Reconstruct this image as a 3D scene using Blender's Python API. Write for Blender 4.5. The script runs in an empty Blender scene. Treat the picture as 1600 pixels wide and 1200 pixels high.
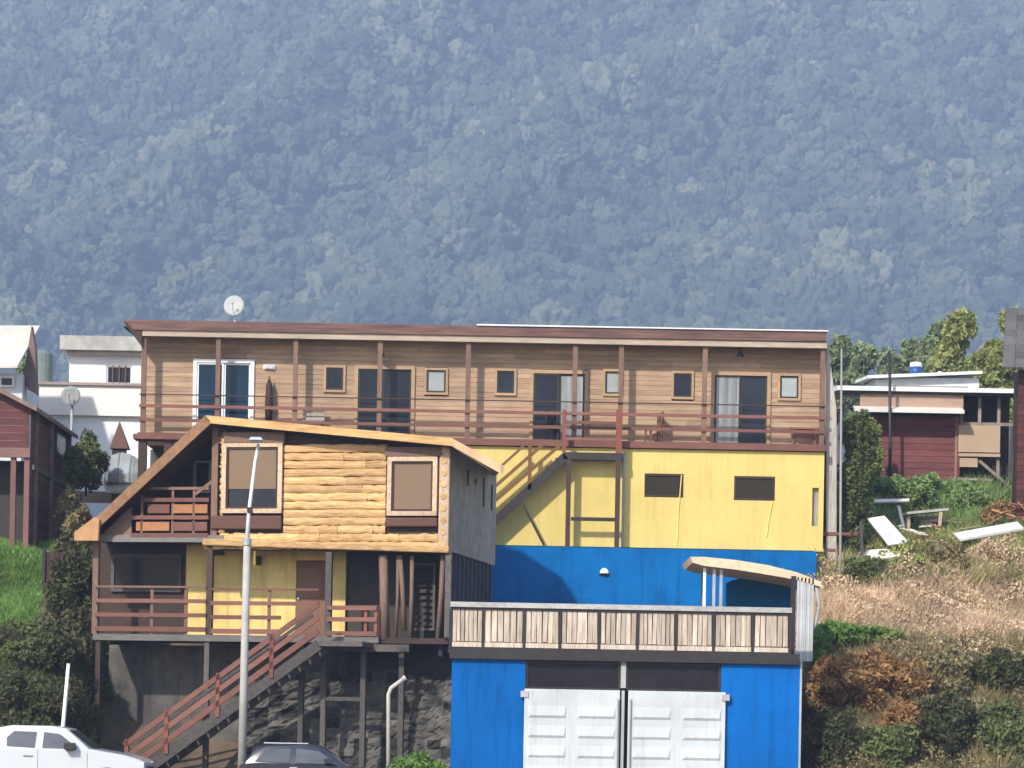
import bpy, bmesh, math, random
import numpy as np
from mathutils import Vector, Matrix
rnd = random.Random(7)
NP = np.random.RandomState(11)
rad = math.radians
S = bpy.context.scene
C = S.collection

# ------------------------------------------------------------ camera
FPX, YH, ROLL, CZ = 4560.0, 1148.0, rad(1.05), 1.6     # focal length in photo pixels, horizon row
cr, sr = math.cos(ROLL), math.sin(ROLL)
cd = bpy.data.cameras.new('camera'); cam = bpy.data.objects.new('camera', cd); C.objects.link(cam)
cd.sensor_width = 36; cd.lens = 36*FPX/1600; cd.shift_y = (YH-600)/1600
cd.clip_start = 1; cd.clip_end = 6000
cam.matrix_world = Matrix(((cr, -sr, 0, 0), (0, 0, -1, 0), (sr, cr, 0, CZ), (0, 0, 0, 1)))
S.camera = cam
# ------------------------------------------------------------ light
SK, SE = 0.60, 0.85          # sun travel per metre of depth: sideways, downwards
SD = Vector((SK, 1.0, -SE)).normalized()
sun_el = math.asin(-SD.z)
sd = bpy.data.lights.new('sun', 'SUN'); so = bpy.data.objects.new('sun', sd); C.objects.link(so)
sd.energy = 3.3; sd.angle = rad(1.6); sd.color = (1.0, 0.95, 0.87)
so.rotation_euler = SD.to_track_quat('-Z', 'Y').to_euler(); so.location = (-60, -60, 80)
W = bpy.data.worlds.new('World'); S.world = W; W.use_nodes = True
wn = W.node_tree.nodes; sky = wn.new('ShaderNodeTexSky'); sky.sky_type = 'NISHITA'; sky.sun_disc = False
sky.sun_elevation = sun_el; sky.sun_rotation = math.atan2(-SD.x, -SD.y)
W.node_tree.links.new(sky.outputs[0], wn['Background'].inputs[0]); wn['Background'].inputs[1].default_value = 0.15
S.view_settings.view_transform = 'Standard'; S.view_settings.look = 'None'
S.view_settings.exposure = 0.98; S.view_settings.gamma = 1
S.cycles.volume_max_steps = 64; S.cycles.volume_bounces = 1
S.cycles.max_bounces = 6; S.cycles.use_denoising = True

# ------------------------------------------------------------ pixel measurement -> place
def ray(px, py):
    u, v = px-800.0, YH-py
    return (u*cr-v*sr)/FPX, (u*sr+v*cr)/FPX
class Fr:
    """ground frame: origin, turned clockwise by a; local x right, y back"""
    def __init__(s, ox, oy, a=0.0): s.ox, s.oy, s.a, s.c, s.s = ox, oy, a, math.cos(a), math.sin(a)
    def at(s, px, py, ly=0.0):
        A, B = ray(px, py)
        t = (ly + s.ox*s.s + s.oy*s.c)/(A*s.s + s.c)
        return ((A*t-s.ox)*s.c - (t-s.oy)*s.s, CZ+B*t)
    def w(s, p): return (s.ox+p[0]*s.c+p[1]*s.s, s.oy-p[0]*s.s+p[1]*s.c, p[2])
    def rect(s, x0, y0, x1, y1, ly=0.0):
        xm, ym = (x0+x1)/2, (y0+y1)/2
        return s.at(x0, ym, ly)[0], s.at(x1, ym, ly)[0], s.at(xm, y1, ly)[1], s.at(xm, y0, ly)[1]
    def pt(s, px, py, ly=0.0):
        x, z = s.at(px, py, ly); return (x, ly, z)
def lev(Y): return Fr(0, Y)
WORLD = Fr(0, 0)

# ------------------------------------------------------------ materials
MATS = {}
def M(name, c1, c2=None, rough=0.75, sc=4.0, st=(1, 1, 1), bump=0.25, bd=0.02, tint=0.15, metal=0.0, detail=8, spec=0.4, coat=0.0, dirt=0.25, streak=0.0):
    if name in MATS: return MATS[name]
    m = bpy.data.materials.new(name); m.use_nodes = True; t = m.node_tree; n = t.nodes; L = t.links.new
    b = n['Principled BSDF']
    c2 = c2 or tuple(v*0.78 for v in c1)
    tc = n.new('ShaderNodeTexCoord'); mp = n.new('ShaderNodeMapping'); mp.inputs['Scale'].default_value = st
    L(tc.outputs['Object'], mp.inputs[0])
    nz = n.new('ShaderNodeTexNoise'); nz.inputs['Scale'].default_value = sc; nz.inputs['Detail'].default_value = detail; nz.inputs['Roughness'].default_value = 0.62
    L(mp.outputs[0], nz.inputs['Vector'])
    rp = n.new('ShaderNodeMapRange'); rp.inputs[1].default_value = 0.32; rp.inputs[2].default_value = 0.68
    L(nz.outputs['Fac'], rp.inputs[0])
    mx = n.new('ShaderNodeMix'); mx.data_type = 'RGBA'; mx.inputs[6].default_value = (*c1, 1); mx.inputs[7].default_value = (*c2, 1)
    L(rp.outputs[0], mx.inputs[0])
    n2 = n.new('ShaderNodeTexNoise'); n2.inputs['Scale'].default_value = 0.55; n2.inputs['Detail'].default_value = 6
    L(tc.outputs['Object'], n2.inputs['Vector'])
    r2 = n.new('ShaderNodeMapRange'); r2.inputs[1].default_value = 0.4; r2.inputs[2].default_value = 0.75
    r2.inputs[3].default_value = 1.0; r2.inputs[4].default_value = 1.0-dirt
    L(n2.outputs['Fac'], r2.inputs[0])
    at = n.new('ShaderNodeAttribute'); at.attribute_name = 'tint'
    ma = n.new('ShaderNodeMath'); ma.operation = 'MULTIPLY_ADD'; ma.inputs[1].default_value = 2*tint; ma.inputs[2].default_value = 1-tint
    L(at.outputs['Fac'], ma.inputs[0])
    mm = n.new('ShaderNodeMath'); mm.operation = 'MULTIPLY'; L(ma.outputs[0], mm.inputs[0]); L(r2.outputs[0], mm.inputs[1])
    if streak:
        m2 = n.new('ShaderNodeMapping'); m2.inputs['Scale'].default_value = (3.2, 3.2, 0.28); L(tc.outputs['Object'], m2.inputs[0])
        n3 = n.new('ShaderNodeTexNoise'); n3.inputs['Scale'].default_value = 1.6; n3.inputs['Detail'].default_value = 8; n3.inputs['Roughness'].default_value = 0.7; L(m2.outputs[0], n3.inputs['Vector'])
        r3 = n.new('ShaderNodeMapRange'); r3.inputs[1].default_value = 0.5; r3.inputs[2].default_value = 0.72; r3.inputs[3].default_value = 1.0; r3.inputs[4].default_value = 1.0-streak; L(n3.outputs['Fac'], r3.inputs[0])
        m3 = n.new('ShaderNodeMath'); m3.operation = 'MULTIPLY'; L(mm.outputs[0], m3.inputs[0]); L(r3.outputs[0], m3.inputs[1]); mm = m3
    vm = n.new('ShaderNodeVectorMath'); vm.operation = 'SCALE'; L(mx.outputs[2], vm.inputs[0]); L(mm.outputs[0], vm.inputs[3])
    L(vm.outputs[0], b.inputs['Base Color'])
    b.inputs['Roughness'].default_value = rough; b.inputs['Metallic'].default_value = metal
    b.inputs['Specular IOR Level'].default_value = spec
    if coat: b.inputs['Coat Weight'].default_value = coat; b.inputs['Coat Roughness'].default_value = 0.05
    if bump:
        bp = n.new('ShaderNodeBump'); bp.inputs['Strength'].default_value = bump; bp.inputs['Distance'].default_value = bd
        L(nz.outputs['Fac'], bp.inputs['Height']); L(bp.outputs[0], b.inputs['Normal'])
    MATS[name] = m; return m
H_ = (1, 6, 12)     # grain running along x
V_ = (12, 6, 1)
yellow = M('yellow_render', (0.76, 0.575, 0.18), (0.70, 0.53, 0.16), sc=2.5, bump=0.45, bd=0.02, dirt=0.16, streak=.15)
yellow_old = M('yellow_faded', (0.88, 0.66, 0.24), (0.76, 0.55, 0.18), sc=3, dirt=0.3, streak=.3)
blue = M('blue_render', (0.0, 0.16, 0.46), (0.0, 0.135, 0.41), sc=2.2, bump=0.5, bd=0.02, rough=0.8, spec=0.12, dirt=0.28, streak=.4)
blue_panel = M('blue_sheet', (0.0, 0.135, 0.46), (0.0, 0.115, 0.41), sc=1.2, bump=0.3, rough=0.8, spec=0.12, dirt=0.28, streak=.4)
plank = M('plank_wall', (0.50, 0.335, 0.21), (0.34, 0.22, 0.135), sc=1.3, st=(1, 5, 6), bump=0.35, tint=0.15, dirt=0.25)
plank_v = M('plank_upright', (0.31, 0.17, 0.10), (0.17, 0.09, 0.055), sc=2.0, st=V_, bump=0.5, tint=0.25)
trim = M('pale_trim', (0.50, 0.33, 0.19), (0.38, 0.24, 0.13), sc=3, st=(5, 5, 5), tint=0.1)
redwood = M('red_brown_stain', (0.25, 0.10, 0.07), (0.16, 0.07, 0.05), sc=3, st=H_, tint=0.2)
redwood_v = M('red_brown_post', (0.28, 0.09, 0.055), (0.17, 0.055, 0.035), sc=3, st=V_, tint=0.2)
maroon = M('maroon_boards', (0.115, 0.028, 0.022), (0.065, 0.018, 0.015), sc=2, st=H_, tint=0.28)
fascia_m = M('fascia_paint', (0.30, 0.155, 0.125), (0.10, 0.06, 0.048), sc=2, st=(0.35, 3, 5), tint=0.2)
beam_m = M('beam_grey', (0.48, 0.38, 0.28), (0.34, 0.26, 0.19), sc=3, st=H_)
post_m = M('post_wood', (0.26, 0.15, 0.10), (0.16, 0.09, 0.065), sc=3, st=V_, tint=0.1)
darkwood = M('dark_brown_wood', (0.07, 0.036, 0.024), (0.035, 0.02, 0.015), sc=3, st=H_, tint=0.3)
greywood = M('grey_timber', (0.13, 0.11, 0.095), (0.06, 0.05, 0.045), sc=3, st=(5, 5, 5), tint=0.25)
blackpaint = M('black_steel', (0.022, 0.018, 0.016), (0.04, 0.03, 0.025), rough=0.5, sc=5)
logs_m = M('blond_logs', (0.80, 0.51, 0.225), (0.48, 0.265, 0.105), sc=2.4, st=(1.3, 4, 8), bump=0.9, bd=0.04, tint=0.2, dirt=0.2)
logs_w = M('whitewashed_logs', (0.68, 0.52, 0.36), (0.48, 0.31, 0.18), sc=3, st=(5, 5, 5), bump=0.5, tint=0.2)
roofedge = M('blond_fascia', (0.76, 0.47, 0.19), (0.48, 0.26, 0.10), sc=2, st=(0.8, 4, 7), tint=0.12)
rake_m = M('brown_barge_board', (0.40, 0.21, 0.10), (0.24, 0.12, 0.06), sc=2, st=(3, 3, 3), tint=0.12)
cement = M('grey_cement', (0.46, 0.41, 0.34), (0.32, 0.28, 0.235), sc=2.5, bump=0.5, bd=.03, dirt=0.35, streak=.35)
dark_cement = M('dark_concrete', (0.17, 0.155, 0.135), (0.09, 0.08, 0.07), sc=2.0, bump=0.7, bd=0.06, dirt=0.5, streak=.5)  # dark grey concrete, blotched and streaked darker by noise
zinc = M('zinc_sheet', (0.55, 0.56, 0.57), (0.38, 0.39, 0.4), rough=0.45, sc=2, metal=0.3)
white = M('white_paint', (0.86, 0.86, 0.84), (0.76, 0.76, 0.73), sc=2.5, bump=0.1, dirt=0.15, tint=0.05)
whitewall = M('white_render', (0.78, 0.78, 0.76), (0.68, 0.67, 0.65), sc=1.5, bump=0.2, dirt=0.2)
cream = M('cream_render', (0.88, 0.82, 0.73), (0.80, 0.73, 0.64), sc=1.5, bump=0.2, dirt=0.15)
greywhite = M('pale_concrete', (0.5, 0.5, 0.48), (0.38, 0.37, 0.35), sc=2.5, dirt=0.3)
doorwhite = M('garage_white', (0.62, 0.64, 0.63), (0.54, 0.56, 0.55), sc=1.2, bump=0.3, bd=.03, rough=0.55, dirt=0.2, streak=.22)
slat_m = M('bleached_slats', (0.74, 0.62, 0.49), (0.44, 0.33, 0.24), sc=2, st=(9, 5, 1), tint=0.25)
stone = M('embankment_stone', (0.30, 0.265, 0.22), (0.15, 0.13, 0.11), sc=2.2, bump=0.9, bd=0.12, tint=0.3)
tan = M('tan_sheet', (0.48, 0.35, 0.24), (0.42, 0.30, 0.20), sc=1, tint=0.05, dirt=0.1)
blind_m = M('brown_blind', (0.235, 0.155, 0.095), (0.21, 0.14, 0.085), sc=1, bump=0, rough=0.6, tint=0.05, dirt=0.1, spec=0.2)
glass_d = M('dark_glass', (0.014, 0.016, 0.024), (0.03, 0.034, 0.045), sc=1.2, bump=0, rough=0.06, spec=0.16, dirt=0.1)
glass_b = M('blue_glass', (0.004, 0.016, 0.035), (0.008, 0.034, 0.065), sc=1.2, st=(4, 1, 0.6), bump=0, rough=0.06, spec=0.2, dirt=0.2)
glass_l = M('frosted_glass', (0.38, 0.40, 0.38), (0.28, 0.3, 0.29), sc=2, bump=0, rough=0.25, dirt=0.1)
curtain = M('curtain_glass', (0.42, 0.42, 0.40), (0.14, 0.15, 0.16), sc=1.0, st=(9, 1, 0.25), bump=0, rough=0.2, detail=3)
screen_m = M('fly_screen', (0.035, 0.028, 0.018), (0.055, 0.045, 0.028), sc=40, bump=0.1, rough=0.8, spec=0.1)
shingle = M('grey_shingles', (0.13, 0.12, 0.115), (0.07, 0.065, 0.065), sc=3, st=(3, 3, 12), bump=0.6, tint=0.3)
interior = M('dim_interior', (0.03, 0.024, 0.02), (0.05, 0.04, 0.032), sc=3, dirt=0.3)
slate_win = M('dusty_glass', (0.028, 0.024, 0.028), (0.014, 0.012, 0.016), sc=2.5, bump=0, rough=0.2, dirt=0.3, spec=0.12)
tarp_m = M('grey_tarpaulin', (0.36, 0.38, 0.38), (0.26, 0.28, 0.28), sc=2, rough=0.5, bump=0.5, bd=0.08)
debris_w = M('white_board', (0.78, 0.78, 0.74), (0.62, 0.6, 0.56), sc=2)
sawn = M('broken_timber', (0.40, 0.20, 0.09), (0.24, 0.12, 0.06), sc=4, tint=0.4)
carwhite = M('white_car_paint', (0.62, 0.63, 0.64), (0.59, 0.6, 0.61), sc=1, bump=0, rough=0.25, coat=0.7, tint=0, dirt=0.04)
cardark = M('dark_car_paint', (0.02, 0.024, 0.035), (0.016, 0.02, 0.028), sc=1, bump=0, rough=0.25, coat=1.0, tint=0, dirt=0.05)
tyre_m = M('tyre_rubber', (0.02, 0.02, 0.02), rough=0.85, sc=9)
rim_m = M('alloy_rim', (0.5, 0.5, 0.52), rough=0.3, metal=0.8, bump=0)
car_glass = M('car_glass', (0.05, 0.055, 0.06), (0.10, 0.105, 0.11), sc=1.5, st=(1, 1, 3), bump=0, rough=0.04, spec=0.9, dirt=0.2)
lens_m = M('lamp_lens', (0.7, 0.7, 0.7), (0.5, 0.5, 0.52), rough=0.35, bump=0, spec=0.7)
redlens = M('tail_lens', (0.35, 0.02, 0.02), rough=0.15, bump=0)
bluep = M('blue_plastic', (0.02, 0.09, 0.32), rough=0.4, bump=0)
asphalt = M('asphalt', (0.055, 0.055, 0.055), (0.04, 0.04, 0.04), sc=30, bump=0.3, rough=0.9)
paving = M('concrete_paving', (0.28, 0.27, 0.25), (0.2, 0.19, 0.18), sc=6)
paintline = M('road_paint', (0.7, 0.7, 0.66), (0.5, 0.5, 0.47), sc=12)
bark = M('bark', (0.12, 0.09, 0.065), (0.06, 0.045, 0.035), sc=8, st=(4, 4, 1), bump=0.7)

def foliage_mat(name, c1, c2, sc=1.2, tint=0.45, trans=0.25):
    m = M(name, c1, c2, rough=0.7, sc=sc, bump=0, tint=tint, detail=4, spec=0.25, dirt=0.3)
    n = m.node_tree.nodes; L = m.node_tree.links.new
    b = n['Principled BSDF']; out = n['Material Output']
    tr = n.new('ShaderNodeBsdfTranslucent'); mx = n.new('ShaderNodeMixShader'); mx.inputs[0].default_value = trans
    src = b.inputs['Base Color'].links[0].from_socket
    L(src, tr.inputs[0]); L(b.outputs[0], mx.inputs[1]); L(tr.outputs[0], mx.inputs[2]); L(mx.outputs[0], out.inputs['Surface'])
    return m
leaf_dark = foliage_mat('leaves_dark', (0.085, 0.10, 0.035), (0.10, 0.085, 0.04), tint=.6)
leaf_mid = foliage_mat('leaves_mid', (0.17, 0.20, 0.065), (0.11, 0.135, 0.048), tint=.55)
leaf_bright = foliage_mat('leaves_bright', (0.15, 0.27, 0.05), (0.20, 0.31, 0.07))
leaf_yellow = foliage_mat('leaves_yellow', (0.42, 0.42, 0.14), (0.28, 0.32, 0.11), tint=.5)
leaf_hazy = foliage_mat('leaves_hazy', (0.30, 0.36, 0.18), (0.20, 0.25, 0.12), tint=.4)  # distance haze is mixed into this leaf colour: a paler green
dry_m = foliage_mat('dry_stems', (0.78, 0.58, 0.41), (0.58, 0.44, 0.26), sc=0.9)
olive_m = foliage_mat('olive_weeds', (0.38, 0.29, 0.14), (0.17, 0.165, 0.075), sc=1.6, tint=.6)
fern_m = foliage_mat('rusty_ferns', (0.42, 0.23, 0.09), (0.26, 0.16, 0.07), sc=0.8, tint=.6)
grass_m = foliage_mat('green_grass', (0.26, 0.40, 0.11), (0.17, 0.29, 0.07), sc=1.5)
hedge_m = foliage_mat('trailing_greens', (0.31, 0.41, 0.15), (0.19, 0.27, 0.09), sc=1.5)

# ------------------------------------------------------------ objects
ROOT = {}
def link(name, data, parent=None):
    o = bpy.data.objects.new(name, data); C.objects.link(o)
    if parent is not None: o.parent = parent
    return o
def tag(o, label, cat, group=None):
    o['label'] = label; o['category'] = cat
    if group: o['group'] = group
    return o
def thing(name, label, cat, fr, z=0.0, x=0.0, y=0.0, group=None):
    o = link(name, None); wx, wy, _ = fr.w((x, y, 0)); o.location = (wx, wy, z); o.rotation_euler = (0, 0, -fr.a)
    ROOT[o.name] = (Matrix.Translation((wx, wy, z)) @ Matrix.Rotation(-fr.a, 4, 'Z')).inverted()
    return tag(o, label, cat, group)
def inv_of(p):
    while p is not None and p.parent is not None: p = p.parent
    return ROOT.get(p.name) if p is not None else None

class MB:
    def __init__(s, fr=WORLD): s.v, s.f, s.t, s.fr = [], [], [], fr
    def add(s, vs, fs, t=None):
        o = len(s.v); s.v += [s.fr.w(p) for p in vs]; t = rnd.random() if t is None else t
        for f in fs: s.f.append([i+o for i in f]); s.t.append(t)
        return s
    def box(s, x0, x1, y0, y1, z0, z1, t=None):
        return s.add([(x, y, z) for x in (x0, x1) for y in (y0, y1) for z in (z0, z1)],
                     [(0, 1, 3, 2), (4, 6, 7, 5), (0, 4, 5, 1), (2, 3, 7, 6), (0, 2, 6, 4), (1, 5, 7, 3)], t)
    def prism(s, poly, y0, y1, t=None):          # polygon in x,z pushed through y
        n = len(poly); vs = [(x, y0, z) for x, z in poly]+[(x, y1, z) for x, z in poly]
        return s.add(vs, [tuple(range(n)), tuple(range(2*n-1, n-1, -1))]+[(i, i+n, (i+1) % n+n, (i+1) % n) for i in range(n)], t)
    def loft(s, a, b, t=None):
        n = len(a)
        return s.add(list(a)+list(b), [tuple(range(n-1, -1, -1)), tuple(range(n, 2*n))]+[(i, (i+1) % n, (i+1) % n+n, i+n) for i in range(n)], t)
    def bar(s, p, q, w=0.08, h=None, t=None):    # w across (y), h in the plane
        h = h or w; p = Vector(p); q = Vector(q); d = (q-p).normalized()
        a = Vector((0, 1, 0)) if abs(d.y) < 0.9 else Vector((1, 0, 0))
        b = d.cross(a).normalized(); a = b.cross(d).normalized()
        r = [(-1, -1), (1, -1), (1, 1), (-1, 1)]
        return s.loft([p+a*w/2*i+b*h/2*j for i, j in r], [q+a*w/2*i+b*h/2*j for i, j in r], t)
    def tube(s, pts, rr, n=10, t=None, flat=1.0):
        pts = [Vector(p) for p in pts]; rr = rr if isinstance(rr, (list, tuple)) else [rr]*len(pts); vs = []; k = len(pts)
        for i, p in enumerate(pts):
            d = (pts[min(i+1, k-1)]-pts[max(i-1, 0)]).normalized()
            a = Vector((0, 1, 0)) if abs(d.y) < 0.9 else Vector((1, 0, 0)); b = d.cross(a).normalized(); a = b.cross(d).normalized()
            for j in range(n):
                th = 2*math.pi*j/n; vs.append(p+a*math.cos(th)*rr[i]*flat+b*math.sin(th)*rr[i])
        fs = [(i*n+j, i*n+(j+1) % n, (i+1)*n+(j+1) % n, (i+1)*n+j) for i in range(k-1) for j in range(n)]
        fs += [tuple(range(n-1, -1, -1)), tuple(range((k-1)*n, k*n))]
        return s.add(vs, fs, t)
    def frame(s, x0, x1, y0, y1, z0, z1, w, t=None):   # four butted bars round an opening
        s.box(x0, x1, y0, y1, z1-w, z1, t); s.box(x0, x1, y0, y1, z0, z0+w, t)
        s.box(x0, x0+w, y0, y1, z0+w, z1-w, t); return s.box(x1-w, x1, y0, y1, z0+w, z1-w, t)
    def build(s, name, mat, parent=None, bevel=0, smooth=False):
        inv = inv_of(parent); vs = [tuple(inv @ Vector(p)) for p in s.v] if inv is not None else s.v
        me = bpy.data.meshes.new(name); me.from_pydata(vs, [], s.f); me.materials.append(mat)
        a = me.attributes.new('tint', 'FLOAT', 'FACE'); a.data.foreach_set('value', s.t)
        bm = bmesh.new(); bm.from_mesh(me); bmesh.ops.recalc_face_normals(bm, faces=bm.faces); bm.to_mesh(me); bm.free()
        if smooth:
            for p in me.polygons: p.use_smooth = True
        o = link(name, me, parent)
        if bevel:
            md = o.modifiers.new('bevel', 'BEVEL'); md.width = bevel; md.segments = 2; md.limit_method = 'ANGLE'; md.angle_limit = rad(35)
        return o

def npmesh(name, V, k, tints, mat, parent=None, origin=None):
    """V (n*k,3) world points, polygons of k corners"""
    n = len(V)//k; V = np.array(V, dtype=np.float32)
    inv = inv_of(parent)
    if inv is not None:
        A = np.array(inv); V = V @ A[:3, :3].T + A[:3, 3]
    me = bpy.data.meshes.new(name); me.vertices.add(n*k); me.vertices.foreach_set('co', V.astype(np.float32).ravel())
    me.loops.add(n*k); me.loops.foreach_set('vertex_index', np.arange(n*k, dtype=np.int32))
    me.polygons.add(n); me.polygons.foreach_set('loop_start', np.arange(0, n*k, k, dtype=np.int32))
    me.materials.append(mat); me.update(calc_edges=True)
    a = me.attributes.new('tint', 'FLOAT', 'FACE'); a.data.foreach_set('value', np.asarray(tints, dtype=np.float32))
    return link(name, me, parent)

def leaf_quads(pos, size, tint, up=0.0):
    n = len(pos)
    d = NP.normal(size=(n, 3)); d[:, 2] += up; d /= np.linalg.norm(d, axis=1)[:, None]
    e = np.cross(d, NP.normal(size=(n, 3))); e /= np.linalg.norm(e, axis=1)[:, None]+1e-9
    s = (size*(0.6+0.8*NP.rand(n)))[:, None]
    q = np.stack([pos-d*s, pos+e*s*0.45, pos+d*s, pos-e*s*0.45], axis=1).reshape(-1, 3)
    return q
def clump_points(c, r, n, rough=0.35):
    """points through an uneven ellipsoid, denser near its skin, in sub-clumps"""
    m = max(5, int(n**0.42)); d = NP.normal(size=(m, 3)); d /= np.linalg.norm(d, axis=1)[:, None]
    cc = d*(0.35+0.6*NP.rand(m)[:, None]**0.6)
    which = NP.randint(0, m, n); o = NP.normal(size=(n, 3)); o /= np.linalg.norm(o, axis=1)[:, None]
    o *= (rough*(0.5+0.5*NP.rand(n)))[:, None]
    p = (cc[which]+o)
    t = np.clip(0.35+0.3*NP.rand(m)[which]+0.3*(NP.rand(n)-0.5), 0, 1)
    return np.array(c)+p*np.array(r), t
def shrub(name, label, cat, blobs, n, size, mat, stem=None, group=None, up=0.0, part='leaves'):
    """blobs: list of (centre, radii); root at the foot"""
    n = int(n*1.9); size *= .72
    b0 = blobs[0]; zb = min(b[0][2]-b[1][2] for b in blobs)
    r = thing(name, label, cat, WORLD, zb, b0[0][0], b0[0][1], group)
    P_, T_ = [], []
    tot = sum(b[1][0]*b[1][2] for b in blobs)
    for c, rr in blobs:
        p, t = clump_points(c, rr, max(60, int(n*rr[0]*rr[2]/tot))); P_.append(p); T_.append(t)
    p = np.concatenate(P_); t = np.concatenate(T_)
    npmesh(part, leaf_quads(p, size, t, up), 4, t, mat, r)
    sb = MB()
    for c, rr in blobs:
        for k in range(3):
            a = rnd.uniform(0, 6.28); q = rnd.uniform(0.2, 0.7)
            sb.tube([(b0[0][0], b0[0][1], zb-0.1), ((b0[0][0]+c[0])/2, (b0[0][1]+c[1])/2, (zb+c[2])/2), (c[0]+rr[0]*q*math.cos(a), c[1]+rr[1]*q*math.sin(a), c[2]+rr[2]*q*0.7)],
                    [stem or 0.03, (stem or 0.03)*0.7, 0.008], 6)
    sb.build('stem' if not stem or stem < 0.1 else 'trunk', bark, r, smooth=True)
    return r

# ------------------------------------------------------------ ground
def sst(a, b, x): x = np.clip((x-a)/(b-a), 0, 1); return x*x*(3-2*x)
LP = ([-400, 68.5, 70, 75, 77.3, 79, 90, 130, 900, 3000], [0, 0, 1.2, 3.9, 6.25, 6.45, 7.4, 8.5, 10, 10])
MP = ([-400, 69.5, 73.4, 75.6, 77, 79.2, 81.5, 84, 130, 900, 3000], [0, 0, .25, 2.2, 2.9, 3.3, 6.5, 8.9, 9.3, 10, 10])
RP = ([-400, 68.5, 70, 75, 79, 80.3, 81.5, 83, 88, 95, 130, 900, 3000], [0, 0, .9, 3.9, 5.45, 6.5, 6.95, 7.3, 9.2, 9.4, 9.6, 10, 10])
def zt(X, Y):
    X = np.asarray(X, float); Y = np.asarray(Y, float)
    l = np.interp(Y, *LP); m = np.interp(Y, *MP); r = np.interp(Y, *RP)
    a = sst(-11.2, -10.0, X); b = sst(7.0, 7.8, X)
    z = l*(1-a)+m*a; z = z*(1-b)+r*b
    k = sst(68.8, 71, Y)*(1-sst(120, 200, Y))
    bump = 0.10*np.sin(X*1.9+Y*0.7)+0.08*np.sin(X*0.8-Y*1.7+1)+0.05*np.sin(X*4.1+Y*3.3)
    z = z-.13*(1-sst(66.3, 66.8, Y))
    return z+bump*k*np.where((X > -10.5) & (X < 7.2), 0.35, 1.0)
def grid(name, xs, ys, zf, mat):
    X, Y = np.meshgrid(xs, ys); Z = zf(X, Y); nx, ny = len(xs), len(ys)
    me = bpy.data.meshes.new(name); me.vertices.add(nx*ny)
    me.vertices.foreach_set('co', np.stack([X, Y, Z], -1).astype(np.float32).ravel())
    i = (np.arange(ny-1)[:, None]*nx+np.arange(nx-1)[None]).ravel(); q = np.stack([i, i+1, i+nx+1, i+nx], 1).astype(np.int32)
    me.loops.add(q.size); me.loops.foreach_set('vertex_index', q.ravel()); me.polygons.add(len(q)); me.polygons.foreach_set('loop_start', np.arange(0, q.size, 4, dtype=np.int32))
    me.materials.append(mat); me.update(calc_edges=True); me.polygons.foreach_set('use_smooth', np.ones(len(q), bool))
    o = link(name, me); o['kind'] = 'structure'; return o
def axis(lo, a, b, hi, step, g=1.25):
    mid = list(np.arange(a, b, step)); l = []; d = step; x = a
    while x > lo: d *= g; x -= d; l.append(max(x, lo))
    r = []; d = step; x = mid[-1]
    while x < hi: d *= g; x += d; r.append(min(x, hi))
    return np.array(l[::-1]+mid+r)
soil = M('soil_and_stubble', (0.20, 0.14, 0.095), (0.09, 0.075, 0.045), sc=1.4, bump=0.8, bd=0.12, rough=0.95, dirt=0.4)
grid('ground', axis(-1500, -20, 22, 1500, 0.3), axis(-600, 64, 100, 1120, 0.3), zt, soil)
def strip(name, x0, x1, y0, y1, z, mat, kind='structure'):
    o = MB().box(x0, x1, y0, y1, z-0.3, z).build(name, mat); o['kind'] = kind; return o
strip('road', -300, 300, 56.5, 66.74, -0.10, asphalt)
strip('pavement', -300, 300, 66.9, 68.6, 0.13, paving)
strip('kerb', -300, 300, 66.75, 66.897, 0.125, greywhite)
lm = MB()
for i in range(-40, 41): lm.box(i*6.0, i*6.0+2.4, 59.6, 59.72, -0.099, -0.096)
o = lm.build('road_marking', paintline); o['kind'] = 'structure'

# ------------------------------------------------------------ far mountain and its forest
def zh(X, Y):
    b = 10+0.80*(Y-1000)
    # spurs and gullies running down the face
    s = X+0.55*(Y-1200)*0.6
    b = b+12*np.sin(s*0.021+0.7*np.sin(Y*0.006))+5*np.sin(X*0.047-Y*0.02+1.3)+3*np.sin(X*0.09+Y*0.05)
    g = np.exp(-((X+0.9*(Y-1230)+205)/34.0)**2)*26     # gully at lower left
    r = np.exp(-((X-0.95*(Y-1230)+172)/34.0)**2)*34
    r = r+np.exp(-((X-0.9*(Y-1230)+20)/28.0)**2)*22+np.exp(-((X+0.7*(Y-1300)-170)/36.0)**2)*26
    b = b-g+r
    return np.where(Y < 1010, np.minimum(b, 9.0), b)
hill_m = M('forest_floor', (0.03, 0.038, 0.018), (0.02, 0.026, 0.012), sc=0.05, bump=0)
grid('hill', np.arange(-560, 561, 8.0), np.arange(1000, 1541, 8.0), zh, hill_m)
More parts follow.
